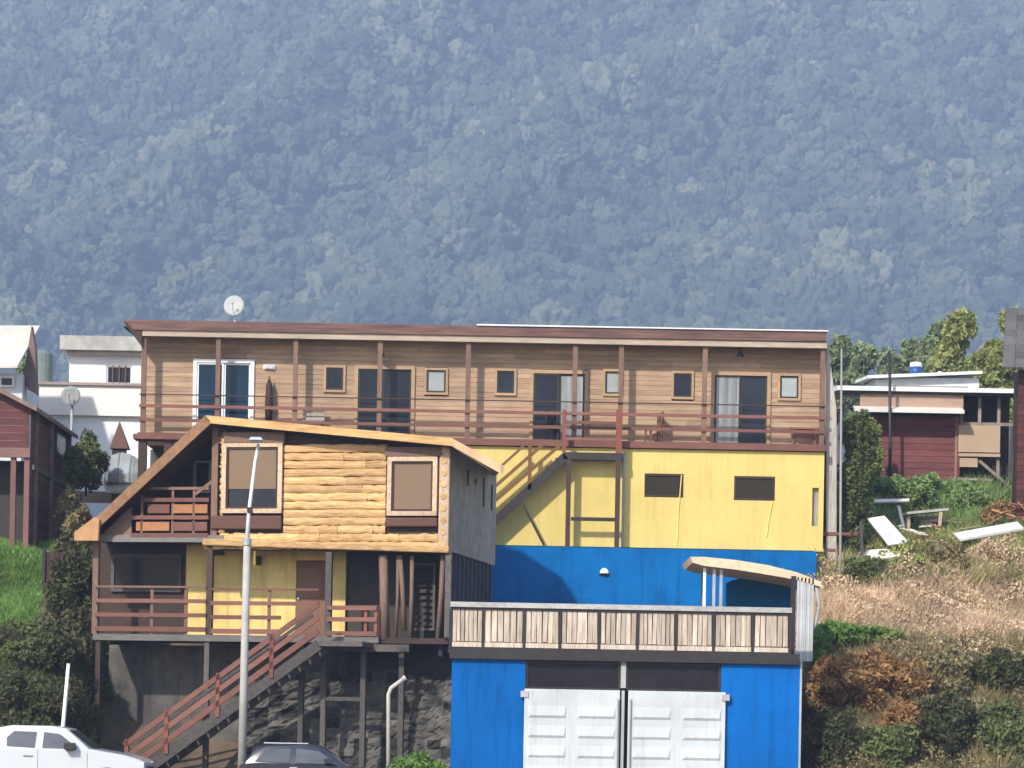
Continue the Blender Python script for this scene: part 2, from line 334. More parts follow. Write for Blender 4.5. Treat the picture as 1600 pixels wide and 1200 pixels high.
def forest():
    xs = np.arange(-440, 441, 7.4); ys = np.arange(1150, 1525, 5.9)
    X, Y = np.meshgrid(xs, ys); X = X.ravel()+NP.uniform(-3.2, 3.2, X.size); Y = Y.ravel()+NP.uniform(-2.8, 2.8, Y.size)
    Z = zh(X, Y)
    n = X.size; big = NP.rand(n)
    # size varies over the slope in patches
    patch = 0.5+0.5*np.sin(X*0.03+1)*np.sin(Y*0.045)
    sc = (3.5+3.9*big**1.5+1.2*patch); hz = sc*(0.85+0.5*NP.rand(n))
    Z = Z+hz*0.7+NP.rand(n)*2.5
    me = bpy.data.meshes.new('forest'); me.vertices.add(n); me.vertices.foreach_set('co', np.stack([X, Y, Z], -1).astype(np.float32).ravel())
    def attr(nm, ty, arr, key='value'):
        a = me.attributes.new(nm, ty, 'POINT'); a.data.foreach_set(key, np.asarray(arr, dtype=np.float32 if ty != 'INT' else np.int32).ravel())
    attr('sc', 'FLOAT_VECTOR', np.stack([sc, sc*(0.85+0.3*NP.rand(n)), hz], -1), 'vector')
    attr('rot', 'FLOAT_VECTOR', np.stack([NP.uniform(-.25, .25, n), NP.uniform(-.25, .25, n), NP.uniform(0, 6.28, n)], -1), 'vector')
    attr('idx', 'INT', NP.randint(0, 6, n)); 
    attr('shade', 'FLOAT', np.clip(NP.rand(n)*0.75+0.25*patch, 0, 1))
    o = link('forest', me); o['kind'] = 'stuff'; o['label'] = 'dense evergreen forest covering the hazy blue mountainside'; o['category'] = 'forest'
    m = bpy.data.materials.new('forest_leaves'); m.use_nodes = True; t = m.node_tree; nd = t.nodes; L = t.links.new
    at = nd.new('ShaderNodeAttribute'); at.attribute_type = 'INSTANCER'; at.attribute_name = 'shade'
    rp = nd.new('ShaderNodeValToRGB'); e = rp.color_ramp.elements
    e[0].color = (0.012, 0.018, 0.009, 1); e[1].color = (0.145, 0.145, 0.08, 1); e[1].position = 0.97
    k = e.new(0.45); k.color = (0.04, 0.058, 0.024, 1); k = e.new(0.8); k.color = (0.078, 0.09, 0.045, 1)
    nz = nd.new('ShaderNodeTexNoise'); nz.inputs['Scale'].default_value = 0.2; nz.inputs['Detail'].default_value = 3
    gx = nd.new('ShaderNodeNewGeometry'); L(gx.outputs['Position'], nz.inputs['Vector'])
    ad = nd.new('ShaderNodeMath'); ad.operation = 'MULTIPLY_ADD'; ad.inputs[1].default_value = 0.7; L(nz.outputs['Fac'], ad.inputs[0])
    sb = nd.new('ShaderNodeMath'); sb.operation = 'SUBTRACT'; sb.inputs[1].default_value = 0.35; L(at.outputs['Fac'], sb.inputs[0]); L(sb.outputs[0], ad.inputs[2])
    L(ad.outputs[0], rp.inputs[0]); L(rp.outputs[0], nd['Principled BSDF'].inputs['Base Color']); nd['Principled BSDF'].inputs['Roughness'].default_value = 0.8
    bp = nd.new('ShaderNodeBump'); bp.inputs['Strength'].default_value = 0.12; bp.inputs['Distance'].default_value = 0.4
    n3 = nd.new('ShaderNodeTexNoise'); n3.inputs['Scale'].default_value = 1.1; n3.inputs['Detail'].default_value = 5; L(gx.outputs['Position'], n3.inputs['Vector'])
    L(n3.outputs['Fac'], bp.inputs['Height']); L(bp.outputs[0], nd['Principled BSDF'].inputs['Normal'])
    g = bpy.data.node_groups.new('forest_nodes', 'GeometryNodeTree')
    g.interface.new_socket('Geometry', in_out='INPUT', socket_type='NodeSocketGeometry'); g.interface.new_socket('Geometry', in_out='OUTPUT', socket_type='NodeSocketGeometry')
    N = g.nodes; K = g.links.new; gi = N.new('NodeGroupInput'); go = N.new('NodeGroupOutput')
    jn = N.new('GeometryNodeJoinGeometry')
    for v in range(6):
        ico = N.new('GeometryNodeMeshIcoSphere'); ico.inputs['Radius'].default_value = 1; ico.inputs['Subdivisions'].default_value = 5
        ps = N.new('GeometryNodeInputPosition'); nm = N.new('GeometryNodeInputNormal')
        off = N.new('ShaderNodeVectorMath'); off.operation = 'ADD'; off.inputs[1].default_value = (v*7.3, v*3.1, v*5.7); K(ps.outputs[0], off.inputs[0])
        no = N.new('ShaderNodeTexNoise'); no.inputs['Scale'].default_value = 1.5; no.inputs['Detail'].default_value = 2; no.inputs['Roughness'].default_value = 0.45; K(off.outputs[0], no.inputs['Vector'])
        vo = N.new('ShaderNodeTexVoronoi'); vo.inputs['Scale'].default_value = 1.7; K(off.outputs[0], vo.inputs['Vector'])
        a1 = N.new('ShaderNodeMath'); a1.operation = 'MULTIPLY_ADD'; a1.inputs[1].default_value = 1.1; a1.inputs[2].default_value = -0.52; K(no.outputs['Fac'], a1.inputs[0])
        a2 = N.new('ShaderNodeMath'); a2.operation = 'MULTIPLY_ADD'; a2.inputs[1].default_value = -0.5; K(vo.outputs['Distance'], a2.inputs[0]); K(a1.outputs[0], a2.inputs[2])
        a3 = N.new('ShaderNodeMath'); a3.operation = 'ADD'; a3.inputs[1].default_value = 0.25; K(a2.outputs[0], a3.inputs[0])
        sc_ = N.new('ShaderNodeVectorMath'); sc_.operation = 'SCALE'; K(ps.outputs[0], sc_.inputs[0]); K(a3.outputs[0], sc_.inputs[3])
        sp = N.new('GeometryNodeSetPosition'); K(ico.outputs[0], sp.inputs[0]); K(sc_.outputs[0], sp.inputs['Offset'])
        sm = N.new('GeometryNodeSetMaterial'); sm.inputs['Material'].default_value = m; K(sp.outputs[0], sm.inputs[0])
        g2 = N.new('GeometryNodeGeometryToInstance'); K(sm.outputs[0], g2.inputs[0]); K(g2.outputs[0], jn.inputs[0])
    ip = N.new('GeometryNodeInstanceOnPoints'); K(gi.outputs[0], ip.inputs['Points']); K(jn.outputs[0], ip.inputs['Instance']); ip.inputs['Pick Instance'].default_value = True
    def na(nm, ty):
        x = N.new('GeometryNodeInputNamedAttribute'); x.data_type = ty; x.inputs[0].default_value = nm; return x.outputs[0]
    K(na('idx', 'INT'), ip.inputs['Instance Index']); K(na('sc', 'FLOAT_VECTOR'), ip.inputs['Scale'])
    er = N.new('FunctionNodeEulerToRotation'); K(na('rot', 'FLOAT_VECTOR'), er.inputs[0]); K(er.outputs[0], ip.inputs['Rotation'])
    K(ip.outputs[0], go.inputs[0])
    md = o.modifiers.new('trees', 'NODES'); md.node_group = g
forest()

# ============================================================ GUEST HOUSE (wood over yellow over blue)
YB = 80.0; YW = 80.62
G = lev(YB); GW = lev(YW)
gh = thing('guest_house', 'long three-level guest house with wooden top floor over yellow and blue walls', 'building', WORLD, 3.4, 0, YB)
def wrect(px0, py0, px1, py1, Y): return lev(Y).rect(px0, py0, px1, py1)
xl = lev(YW).at(220, 600)[0]; xr = lev(YB).at(1290, 620)[0]
zfl = lev(YB).at(760, 688)[1]; zyb = lev(YB).at(1020, 856)[1]
zev = lev(YB).at(760, 528)[1]
# blue and yellow walls
xy0 = lev(YB).at(300, 700)[0]; xb1 = lev(YB).at(1275, 900)[0]
xbb = lev(YB-.5).at(1275, 900)[0]; xba = lev(YB-.5).at(700, 900)[0]; zyb2 = lev(YB-.5).at(1020, 857)[1]
MB().box(xba, xbb, YB-.5, YB+7, 1.5, zyb2).build('blue_wall', blue, gh)
yw = MB()
ywins = [wrect(1007, 740, 1068, 777, YB), wrect(1147, 744, 1211, 782, YB), wrect(1269, 762, 1279, 822, YB)]
def wall_with_holes(mb, x0, x1, y0, y1, z0, z1, holes):
    xs = sorted(set([x0, x1]+[h[0] for h in holes]+[h[1] for h in holes]))
    for a, b in zip(xs[:-1], xs[1:]):
        hs = sorted([(h[2], h[3]) for h in holes if h[0] <= a+1e-6 and h[1] >= b-1e-6]); z = z0
        for h0, h1 in hs: mb.box(a, b, y0, y1, z, h0, 0.5); z = h1
        mb.box(a, b, y0, y1, z, z1, 0.5)
wall_with_holes(yw, xy0, xr-0.0, YB+0.02, YB+0.3, zyb+0.003, zfl-0.16, ywins)
yw.box(xy0+0.3, xr-.3, YB+0.3, YB+7, zyb+.01, zfl-0.2, 0.5)
yw.build('yellow_wall', yellow, gh)
MB().box(xb1-0.06, xr+0.02, YB-0.02, YB+0.019, zyb-0.02, zyb+0.06).build('ledge', yellow, gh)

for r in ywins[:2]:
    w = MB().frame(r[0]+.003, r[1]-.003, YB+0.03, YB+0.11, r[2]+.003, r[3]-.003, 0.06).build('window', darkwood, gh)
    MB().box(r[0]+.064, r[1]-.064, YB+0.06, YB+0.07, r[2]+.064, r[3]-.064).build('pane', screen_m, w)
r = ywins[2]; MB().box(r[0], r[1], YB+0.15, YB+0.29, r[2], r[3]).build('vent_slot', cement, gh)
for (a, b) in (((1065, 742), (1058, 852)), ((1207, 784), (1198, 838))):
    p = G.at(*a); q = G.at(*b); MB().tube([(p[0], YB+0.005, p[1]), ((p[0]+q[0])/2-.02, YB+.005, (p[1]+q[1])/2), (q[0], YB+0.005, q[1])], 0.018, 6).build('cable', yellow_old, gh)
# downpipe
x, z = G.at(975, 705); MB().tube([(x, YB-.05, z), (x, YB-.05, zyb)], 0.035, 8).build('downpipe', greywhite, gh)
# wood wall, boards as a mesh with openings
doors = [(303, 563, 395, 'w', 1), (555, 573, 646, 't', 2), (829, 580, 917, 't', 3), (1112, 583, 1202, 't', 4)]
wins = [(507, 572, 539, 612, 0), (664, 576, 699, 616, 1), (774, 577, 806, 617, 0), (943, 578, 972, 618, 1), (1050, 581, 1083, 623, 0), (1216, 585, 1250, 625, 1)]
zw0, zw1 = zfl-0.1, zev+0.25
holes = []
for d in doors:
    r = wrect(d[0], d[1], d[2], 690, YW); holes.append((r[0], r[1], zfl, r[3]))
for q in wins: holes.append(wrect(*q[:4], YW))
bd = MB(); h = 0.135; z = zw0; k = 0
xrw = lev(YW).at(1287, 620)[0]
while z < zw1:
    z2 = min(z+h, zw1)
    segs = [(xl, xrw)]
    for hx0, hx1, hz0, hz1 in holes:
        if hz0 < (z+z2)/2 < hz1:
            ns = []
            for a, b in segs:
                if hx0 > a and hx1 < b: ns += [(a, hx0), (hx1, b)]
                else: ns.append((a, b))
            segs = ns
    for a, b in segs:
        x = a
        while x < b:
            L = min(rnd.uniform(1.8, 4.2), b-x)
            if b-x-L < 0.5: L = b-x
            y = YW+rnd.uniform(0, 0.005); bd.box(x, x+L-0.003, y, YW+0.05, z+0.004, z2-0.003, rnd.random()); x += L
    z = z2
bd.build('plank_wall', plank, gh)
bk = MB(); wall_with_holes(bk, xl+.01, xrw-.01, YW+0.05, YW+0.12, zw0, zw1, holes); bk.box(xl+.02, xrw-.02, YW+1.5, YW+6, zw0, zw1); bk.build('inner_wall', darkwood, gh)
def opening(root, name, r, y, fm, fw, panes, ft=0.07, split=None):
    x0, x1, z0, z1 = r
    f = MB().frame(x0-fw*.3, x1+fw*.3, y-0.05, y+0.06, z0-fw*.3, z1+fw*.3, fw).build(name, fm, root)
    a = x0+fw*.7; b = x1-fw*.7; c0 = z0+fw*.7; c1 = z1-fw*.7
    n = len(panes); w = (b-a)/n; mu = MB()
    for i, pm in enumerate(panes):
        xa, xb = a+i*w+.002, a+(i+1)*w-.002
        mu.frame(xa, xb, y-0.02+0.03*(i % 2), y+0.02+0.03*(i % 2), c0+.002, c1-.002, ft)
        MB().box(xa+ft, xb-ft, y+0.0+0.03*(i % 2), y+0.012+0.03*(i % 2), c0+ft, c1-ft).build('pane', pm, f)
    mu.build('sash', white if ft < .06 and fm is white else blackpaint, f)
    return f
pm = {1: [glass_b, glass_b], 2: [glass_d, glass_d], 3: [glass_d, curtain], 4: [curtain, glass_d]}
for i, d in enumerate(doors):
    opening(gh, 'sliding_door', holes[i], YW, white if d[3] == 'w' else trim, 0.10, pm[d[4]], 0.05)
for i, q in enumerate(wins): opening(gh, 'window', holes[4+i], YW, trim, 0.065, [glass_l if q[4] else glass_d], 0.045)
# floor slab, fascia
MB().box(xl-.1, xr, YB-0.04, YW+0.1, zfl-0.13, zfl).build('balcony_floor', redwood, gh)
MB().box(xl+.02, xr+.02, YB-0.10, YB-0.04, zfl-0.14, zfl+0.04).build('floor_fascia', redwood, gh)
# eave beam, posts, rails
zb = lev(YB).at(760, 530)[1]
MB().box(xl+.11, xr+.01, YB-0.10, YB+0.10, zb-0.09, zb+0.07).build('eave_beam', beam_m, gh)
for px in (224, 340, 461, 593, 731, 898, 970, 1101, 1285):
    x = G.at(px, 610)[0]; wd = 0.065
    MB().box(x-wd, x+wd, YB-0.01, YB+0.11, zfl, zb-.09).build('post', post_m, gh)
for px in (400/1.0,):
    pass
def zrail(py): return G.at(225, py)[1]
for py, th, m_ in ((616, 0.03, darkwood), (634, 0.085, redwood), (656, 0.085, redwood)):
    z = zrail(py); MB().box(xl+.05, xr, YB-0.06, YB-0.012, z-th/2, z+th/2).build('rail', m_, gh)
for px in (595, 1158):
    x, z = G.at(px, 547); b = MB(); b.tube([(x, YW-.3, z+.12), (x, YW-.3, z)], .02, 6); b.tube([(x, YW-.3, z), (x, YW-.3, z-.06), (x, YW-.3, z-.13)], [.03, .09, .1], 10); b.build('hanging_lamp', blackpaint, gh)
# roof
def roofz(x): 
    return G.at(200, 500)[1] if False else None
OV = .12; p0 = lev(YB-OV).pt(193, 500); p1 = lev(YB-OV).pt(1291, 519)
rf = MB(); yb = YB+8
zA, zB_ = p0[2], p1[2]; XA, XB = p0[0], p1[0]
rf.loft([(XA, YB-OV, zA-.03), (XB, YB-OV, zB_-.03), (XB, yb, zB_+.3), (XA, yb, zA+.3)], [(XA, YB-OV, zA), (XB, YB-OV, zB_), (XB, yb, zB_+.33), (XA, yb, zA+.33)])
rf.build('roof_sheet', zinc, gh)
XC = lev(YB-OV).at(745, 507)[0]; zC = zA+(zB_-zA)*(XC-XA)/(XB-XA)
MB().loft([(XC, YB-OV-.11, zC+.004), (XB+.05, YB-OV-.11, zB_+.004), (XB+.05, yb, zB_+.34), (XC, yb, zC+.34)], [(XC, YB-OV-.11, zC+.045), (XB+.05, YB-OV-.11, zB_+.035), (XB+.05, yb, zB_+.38), (XC, yb, zC+.38)]).build('roof_flashing', white, gh)
MB().loft([(XA+.28, YB-OV-.03, zA-.26), (XB, YB-OV-.03, zB_-.26), (XB, YB-OV, zB_-.26), (XA+.28, YB-OV, zA-.26)], [(XA, YB-OV-.07, zA-.0), (XB, YB-OV-.07, zB_-.0), (XB, YB-OV, zB_-.0), (XA, YB-OV, zA-.0)]).build('fascia', fascia_m, gh)
MB().loft([(XA, YB-OV+.01, zA-.20), (XB, YB-OV+.01, zB_-.20), (XB, YB+5, zB_-.05), (XA, YB+5, zA-.05)], [(XA, YB-OV+.01, zA-.17), (XB, YB-OV+.01, zB_-.17), (XB, YB+5, zB_-.01), (XA, YB+5, zA-.01)]).build('soffit', darkwood, gh)
MB().prism([(XA, zA-.03), (xl+.1, zA-.03), (xl+.1, zA-.72), (XA+.28, zA-.42)], YB-.115, YB-.05).build('eave_bracket', darkwood, gh)
# end wall on the right, weathered
e = [lev(80.3).at(*q) for q in ((1291, 530), (1294, 540), (1307, 640), (1307, 880), (1291, 880))]
MB().prism(e, 80.3, 87.5).build('end_wall', M('weathered_boards', (0.50, 0.44, 0.38), (0.28, 0.24, 0.21), sc=3, st=V_, bump=.5, tint=.3), gh)
# left under-floor: props
for px in (222, 262, 298):
    x = G.at(px, 700)[0]; MB().box(x-.11, x+.11, YB+.02, YB+.25, 6.0, zfl-.14).build('prop', darkwood, gh)
MB().box(xl, xy0, YB+3, YB+3.1, 6.5, zfl-.14).build('back_wall', dark_cement, gh)
# stair from landing
st = gh
YS = YB-.50; LS = lev(YS)
def lp(px, py, Y): a = lev(Y).at(px, py); return (a[0], Y, a[1])
xa, za = LS.at(880, 716); xb = LS.at(973, 716)[0]
zl0 = LS.at(925, 718)[1]; zl1 = LS.at(925, 707)[1]
MB().box(xa, xb, YS, YB-.11, zl0, zl1).build('landing', blackpaint, st)
for px in (888, 965):
    x = LS.at(px, 780)[0]; MB().box(x-.065, x+.065, YS+.01, YS+.13, zyb2, zl0).build('landing_post', M('rust_brown_steel', (.07, .035, .022), sc=4), st)
z = LS.at(925, 811)[1]; MB().box(LS.at(892, 811)[0], LS.at(962, 811)[0], YS+.03, YS+.10, z-.05, z+.05).build('cross_bar', blackpaint, st)
MB().bar(lp(818, 790, YS+.1), lp(850, 852, YS+.1), .06).build('brace', darkwood, st)
for px, w_ in ((882, .05), (968, .085)):
    x, zz = LS.at(px, 640); MB().box(x-w_, x+w_, YS+.0, YS+.1, zl1, zz).build('landing_rail_post', redwood_v, st)
for py in (646, 660, 686):
    z = LS.at(925, py)[1]; MB().box(LS.at(884, py)[0], LS.at(966, py)[0], YS+.02, YS+.07, z-.04, z+.04).build('landing_rail', redwood, st)
sm = 0.62
dirn = None
tgt = lambda off, xx: None
# flight going down to the left, in line with the photo's slope
def srail(a, b, w, m_, nm, Y):
    p, q = lp(*a, Y), lp(*b, Y); d = Vector(q)-Vector(p)
    MB().bar(p, tuple(Vector(q)+d*0.9), w[0], w[1]).build(nm, m_, st)
srail((884, 712), (780, 808), (.06, .22), blackpaint, 'stringer', YS+.03)
srail((884, 712), (780, 808), (.06, .22), blackpaint, 'stringer', YB-.12)
brn = M('stair_rail_brown', (.22, .10, .035), sc=4)
srail((818, 697), (778, 733), (.05, .07), brn, 'stair_rail', YS+.03)
srail((848, 695), (777, 757), (.05, .09), brn, 'stair_rail', YS+.03)
srail((876, 695), (780, 777), (.05, .09), brn, 'stair_rail', YS+.03)
x = LS.at(828, 720)[0]; MB().box(x-.05, x+.05, YS+.0, YS+.055, LS.at(828, 765)[1], LS.at(828, 694)[1]).build('stair_rail_post', brn, st)
tb = MB(); p = Vector(lp(882, 706, YS+.06)); q = Vector(lp(780, 802, YS+.06)); q = q+(q-p)*.9
for i in range(14):
    c = p.lerp(q, (i+.5)/14); MB().box(c.x-.13, c.x+.13, YS+.07, YB-.13, c.z-.09, c.z-.05).box(c.x-.13, c.x-.11, YS+.07, YB-.13, c.z-.30, c.z-.0901).build('tread', blackpaint, st)
# outdoor objects on the balcony
c = GW.at(421, 574); t = thing('wall_lamp', 'white rectangular bulkhead lamp beside the blue glass door', 'lamp', WORLD, c[1], c[0], YW)
MB().box(c[0]-.17, c[0]+.17, YW-.05, YW, c[1]-.07, c[1]+.07).build('housing', white, t, bevel=.02); MB().box(c[0]-.13, c[0]+.13, YW-.09, YW-.051, c[1]-.05, c[1]+.05).build('diffuser', lens_m, t, bevel=.015)
c = lev(YW-.2).at(420, 640); t = thing('folded_parasol', 'dark folded parasol standing upright against the wooden wall', 'parasol', WORLD, zfl, c[0], YW-.2)
top = lev(YW-.2).at(420, 588)[1]
MB().tube([(c[0], YW-.2, zfl+.5), (c[0], YW-.2, zfl+.9), (c[0], YW-.2, top-.25), (c[0], YW-.2, top-.08)], [.1, .115, .09, .03], 10).build('canopy', darkwood, t, smooth=True)
MB().tube([(c[0], YW-.2, zfl), (c[0], YW-.2, top)], .025, 8).build('pole', post_m, t)
MB().tube([(c[0], YW-.2, zfl), (c[0], YW-.2, zfl+.07)], .2, 14).build('base', cement, t)
r = lev(YW-.5).rect(472, 645, 506, 672); t = thing('bench', 'grey slatted bench on the balcony below the first small window', 'bench', WORLD, zfl, (r[0]+r[1])/2, YW-.5)
MB().box(r[0], r[1], YW-.62, YW-.25, zfl+.4, zfl+.45).build('seat', cement, t)
b = MB(); [b.box(r[0], r[1], YW-.25, YW-.22, zfl+.5+i*.12, zfl+.59+i*.12) for i in range(3)]; b.build('backrest', cement, t)
for xx in (r[0]+.04, r[1]-.04): MB().box(xx-.03, xx+.03, YW-.6, YW-.2, zfl, zfl+.4).build('leg', blackpaint, t)
def chair(label, px, Y, mat, rot):
    x = lev(Y).at(px, 690)[0]; t = thing('chair', label, 'chair', Fr(x, Y, rot), zfl); f = Fr(x, Y, rot)
    MB(f).box(-.2, .2, -.2, .2, zfl+.42, zfl+.46).build('seat', mat, t)
    b = MB(f); [b.box(-.2, .2, .18, .21, zfl+.5+.14*i, zfl+.6+.14*i) for i in range(3)]; b.build('backrest', mat, t)
    for i in (-1, 1):
        MB(f).box(i*.18-.02, i*.18+.02, -.2, -.16, zfl, zfl+.42).build('leg', mat, t); MB(f).box(i*.18-.02, i*.18+.02, .16, .179, zfl, zfl+.9).build('leg', mat, t)
chair('brown wooden chair on the balcony between the landing post and the third dark window', 1022, YW-.33, M('chair_brown', (.22, .10, .05), sc=4), rad(70))
chair('dark folding chair on the balcony in front of the door above the stair', 868, YW-.33, blackpaint, rad(-60))
r = lev(YW-.33).rect(1236, 672, 1276, 690); t = thing('table', 'low brown wooden table at the right end of the balcony', 'table', WORLD, zfl, (r[0]+r[1])/2, YW-.33)
MB().box(r[0], r[1], YW-.5, YW-.1, zfl+.48, zfl+.53).build('table_top', redwood, t)
for xx in (r[0]+.05, r[1]-.05):
    for yy in (YW-.47, YW-.13): MB().box(xx-.025, xx+.025, yy-.025, yy+.025, zfl, zfl+.48).build('leg', redwood, t)
def dish(name, label, px, py, Y, dia, zfoot, tilt=0.2, mat=greywhite):
    x, z = lev(Y).at(px, py); t = thing(name, label, 'satellite dish', WORLD, zfoot, x, Y)
    rad_ = dia/2; prof = [(0, .0), (.35, .02), (.7, .07), (1, .15)]; vs = []; n = 24
    ax = Vector((-.12, -1, tilt)).normalized(); u = ax.cross(Vector((0, 0, 1))).normalized(); v = u.cross(ax)
    c = Vector((x, Y, z))
    for layer in (0, -.012):
        for pr, h_ in prof:
            for j in range(n):
                a = 2*math.pi*j/n; vs.append(tuple(c+(u*math.cos(a)+v*math.sin(a))*rad_*max(pr, .001)+ax*(h_*rad_+layer)))
    fs = []; K = len(prof)
    for l in range(2):
        for i in range(K-1):
            for j in range(n): fs.append((l*K*n+i*n+j, l*K*n+i*n+(j+1) % n, l*K*n+(i+1)*n+(j+1) % n, l*K*n+(i+1)*n+j))
    for j in range(n): fs.append(((K-1)*n+j, (K-1)*n+(j+1) % n, (2*K-1)*n+(j+1) % n, (2*K-1)*n+j))
    MB().add(vs, fs).build('reflector', mat, t, smooth=True)
    MB().tube([(x+.02, Y+.1, zfoot), (x+.02, Y+.1, z)], .045, 8).build('mast', greywhite, t)
    b = MB(); b.tube([tuple(c-v*rad_*.9), tuple(c+ax*rad_*.9-v*rad_*.1)], .012, 6); b.tube([tuple(c+ax*rad_*.85), tuple(c+ax*rad_*1.05)], .035, 8); b.build('feed_arm', cement, t)
dish('satellite_dish', 'pale round satellite dish on a short mast on the long brown roof', 366, 478, YB+1.0, .58, zA+.02)

# ============================================================ GARAGE with terrace
YG = 69.0; A_ = lev(YG)
ga = thing('garage', 'bright blue garage with a wide white double door below a terrace', 'garage', WORLD, 0, 2.5, YG)
gx0 = A_.at(705, 1100)[0]; gx1 = A_.at(1249, 1100)[0]; zt1 = A_.at(976, 1034)[1]
dl = A_.rect(818, 1078, 967, 1254); dr = A_.rect(980, 1082, 1132, 1254)
lx1 = A_.at(821, 1060)[0]; rx0 = A_.at(1127, 1060)[0]
MB().box(gx0, lx1, YG, YG+.15, 0, zt1).build('blue_pier', blue_panel, ga)
MB().box(rx0, gx1, YG, YG+.15, 0, zt1).build('blue_pier', blue_panel, ga)
MB().box(gx0, gx0+.15, YG+.15, YG+9, 0, zt1).build('side_wall', dark_cement, ga)
MB().box(gx1-.15, gx1, YG+.15, YG+9, 0, zt1).build('side_wall', dark_cement, ga)
MB().box(gx1+.001, gx1+.05, YG-.01, YG+.1, 0, zt1+.1).build('corner_strip', greywhite, ga)
xm = A_.at(974, 1060)[0]; zdt = A_.at(976, 1079)[1]
MB().box(xm-.06, xm+.06, YG-.0, YG+.12, zdt+.06, zt1).build('mullion', greywhite, ga)
for a, b in ((lx1, xm-.06), (xm+.06, rx0)):
    w = MB().frame(a+.003, b-.003, YG+.05, YG+.13, zdt, zt1-.01, .055).build('window', blackpaint, ga)
    MB().box(a+.058, b-.058, YG+.09, YG+.10, zdt+.055, zt1-.065).build('pane', slate_win, w)
for r in (dl, dr):
    b = MB(); b.box(r[0], r[1], YG-.11, YG-.04, .03, zdt, .5)
    d = b.build('door', doorwhite, ga, bevel=.012)
    rb = MB(); W2 = (r[1]-r[0])/2
    for c in range(2):
        for k in range(5):
            zc = zdt-.62-k*.47
            if zc < .1: break
            cx = r[0]+W2*(c+.5)+(.02 if c else -.02)
            hw = W2*.40
            rb.loft([(cx-hw, YG-.109, zc-.065), (cx+hw, YG-.109, zc-.065), (cx+hw, YG-.109, zc+.24), (cx-hw, YG-.109, zc+.24)],
                    [(cx-hw+.05, YG-.145, zc-.0), (cx+hw-.05, YG-.145, zc-.0), (cx+hw-.05, YG-.142, zc+.02), (cx-hw+.05, YG-.142, zc+.02)], .5)
    rb.build('panel_rib', doorwhite, d)
    hx = r[0] if r is dl else r[1]
    if r is dl: MB().box(xm-.035, xm+.035, YG-.06, YG+.1, .03, zdt).build('centre_post', greywhite, ga)
    MB().box(hx-.09, hx+.09, YG-.14, YG-.02, zdt-.2, zdt-.05).build('hinge', greywhite, d)
    xi = r[1]-.05 if r is dl else r[0]+.05
    MB().tube([(xi, YG-.16, .3), (xi, YG-.16, zdt-.2)], .02, 8).build('lock_bar', zinc, d)
MB().box(lx1, rx0, YG+.2, YG+.3, 0, zdt).build('inner_lining', interior, ga)
zd0 = A_.at(976, 1033)[1]; zd1 = A_.at(976, 1017)[1]
MB().box(gx0-.06, gx1-.02, YG-.12, YG+.1, zt1+.003, zd1).build('deck_edge', blackpaint, ga)
MB().box(gx0, gx1-.1, YG+.1, YB-.02, zt1+.05, zd1-.01).build('deck', greywood, ga)
tr0 = A_.at(703, 1000)[0]; tr1 = A_.at(1236, 1000)[0]; zc = A_.at(970, 953)[1]; zb0 = A_.at(970, 1011)[1]
YR = YG-.02
rl = ga
MB().box(tr0, tr1, YR-.08, YR+.08, zc, zc+.12).build('rail_cap', M('worn_white_cap', (.62, .60, .56), (.42, .39, .35), sc=4, st=(2, 4, 4), tint=.1), rl)
MB().box(tr0, tr1, YR-.04, YR+.04, zc-.06, zc).build('top_rail', blackpaint, rl)
MB().box(tr0, tr1, YR-.03, YR+.03, zb0-.06, zb0+.05).build('bottom_rail', slat_m, rl)
MB().box(tr0, tr1, YR-.02, YR+.02, zd1-.0, zb0-.06).build('kick_board', blackpaint, rl)
pxs = [704, 755, 819, 875, 936, 996, 1056, 1115, 1176, 1234]
pxx = [A_.at(p, 985)[0] for p in pxs]
for i, x in enumerate(pxx):
    MB().box(x-.035, x+.035, YR-.045, YR+.045, zd1, zc-.06).build('baluster_post', blackpaint, rl)
b = MB()
for a, c in zip(pxx[:-1], pxx[1:]):
    n = rnd.choice((6, 7, 7, 8)); w = (c-a-.07)/n
    for i in range(n):
        xx = a+.035+w*(i+.5); wd = w*rnd.uniform(.38, .465); dz = rnd.uniform(-.02, .02)
        xo = rnd.uniform(-.012, .012)
        b.loft([(xx-wd, YR-.012, zb0+.06+abs(dz)), (xx+wd, YR-.012, zb0+.06+abs(dz)), (xx+wd, YR+.012, zb0+.06+abs(dz)), (xx-wd, YR+.012, zb0+.06+abs(dz))],
               [(xx-wd+xo, YR-.012, zc-.061), (xx+wd+xo, YR-.012, zc-.061), (xx+wd+xo, YR+.012, zc-.061), (xx-wd+xo, YR+.012, zc-.061)])
b.build('slats', slat_m, rl)
MB().box(tr0, tr1, YR+.02, YR+.035, zb0, zc-.07).build('backing_board', M('brown_backing', (.20, .14, .10), (.12, .08, .06), sc=3), rl)
# canopy on the terrace
YC = 70.2; Cn = lev(YC)
cp = thing('terrace_canopy', 'bowed tan timber canopy on grey posts at the right end of the terrace', 'canopy', WORLD, zd1, Cn.at(1180, 1000)[0], YC)
top = [Cn.at(*q) for q in ((1078, 870), (1100, 870), (1150, 875), (1200, 883), (1245, 894), (1283, 909))]
bot = [Cn.at(*q) for q in ((1283, 917), (1245, 906), (1200, 898), (1150, 890), (1100, 884), (1082, 879))]
b = MB(); nb = 16
for i in range(nb): b.prism(top+bot, YC+i*.2, YC+i*.2+.185)
b.build('canopy_roof', M('tan_canopy', (.88, .70, .48), (.70, .50, .31), sc=3, st=(2, 4, 4), tint=.1), cp)
for px in (1102, 1117, 1128):
    x, z = Cn.at(px, 888); MB().box(x-.035, x+.035, YC+.2, YC+.27, zd1-.01, z+.02).build('slat_post', zinc if px != 1102 else white, cp)
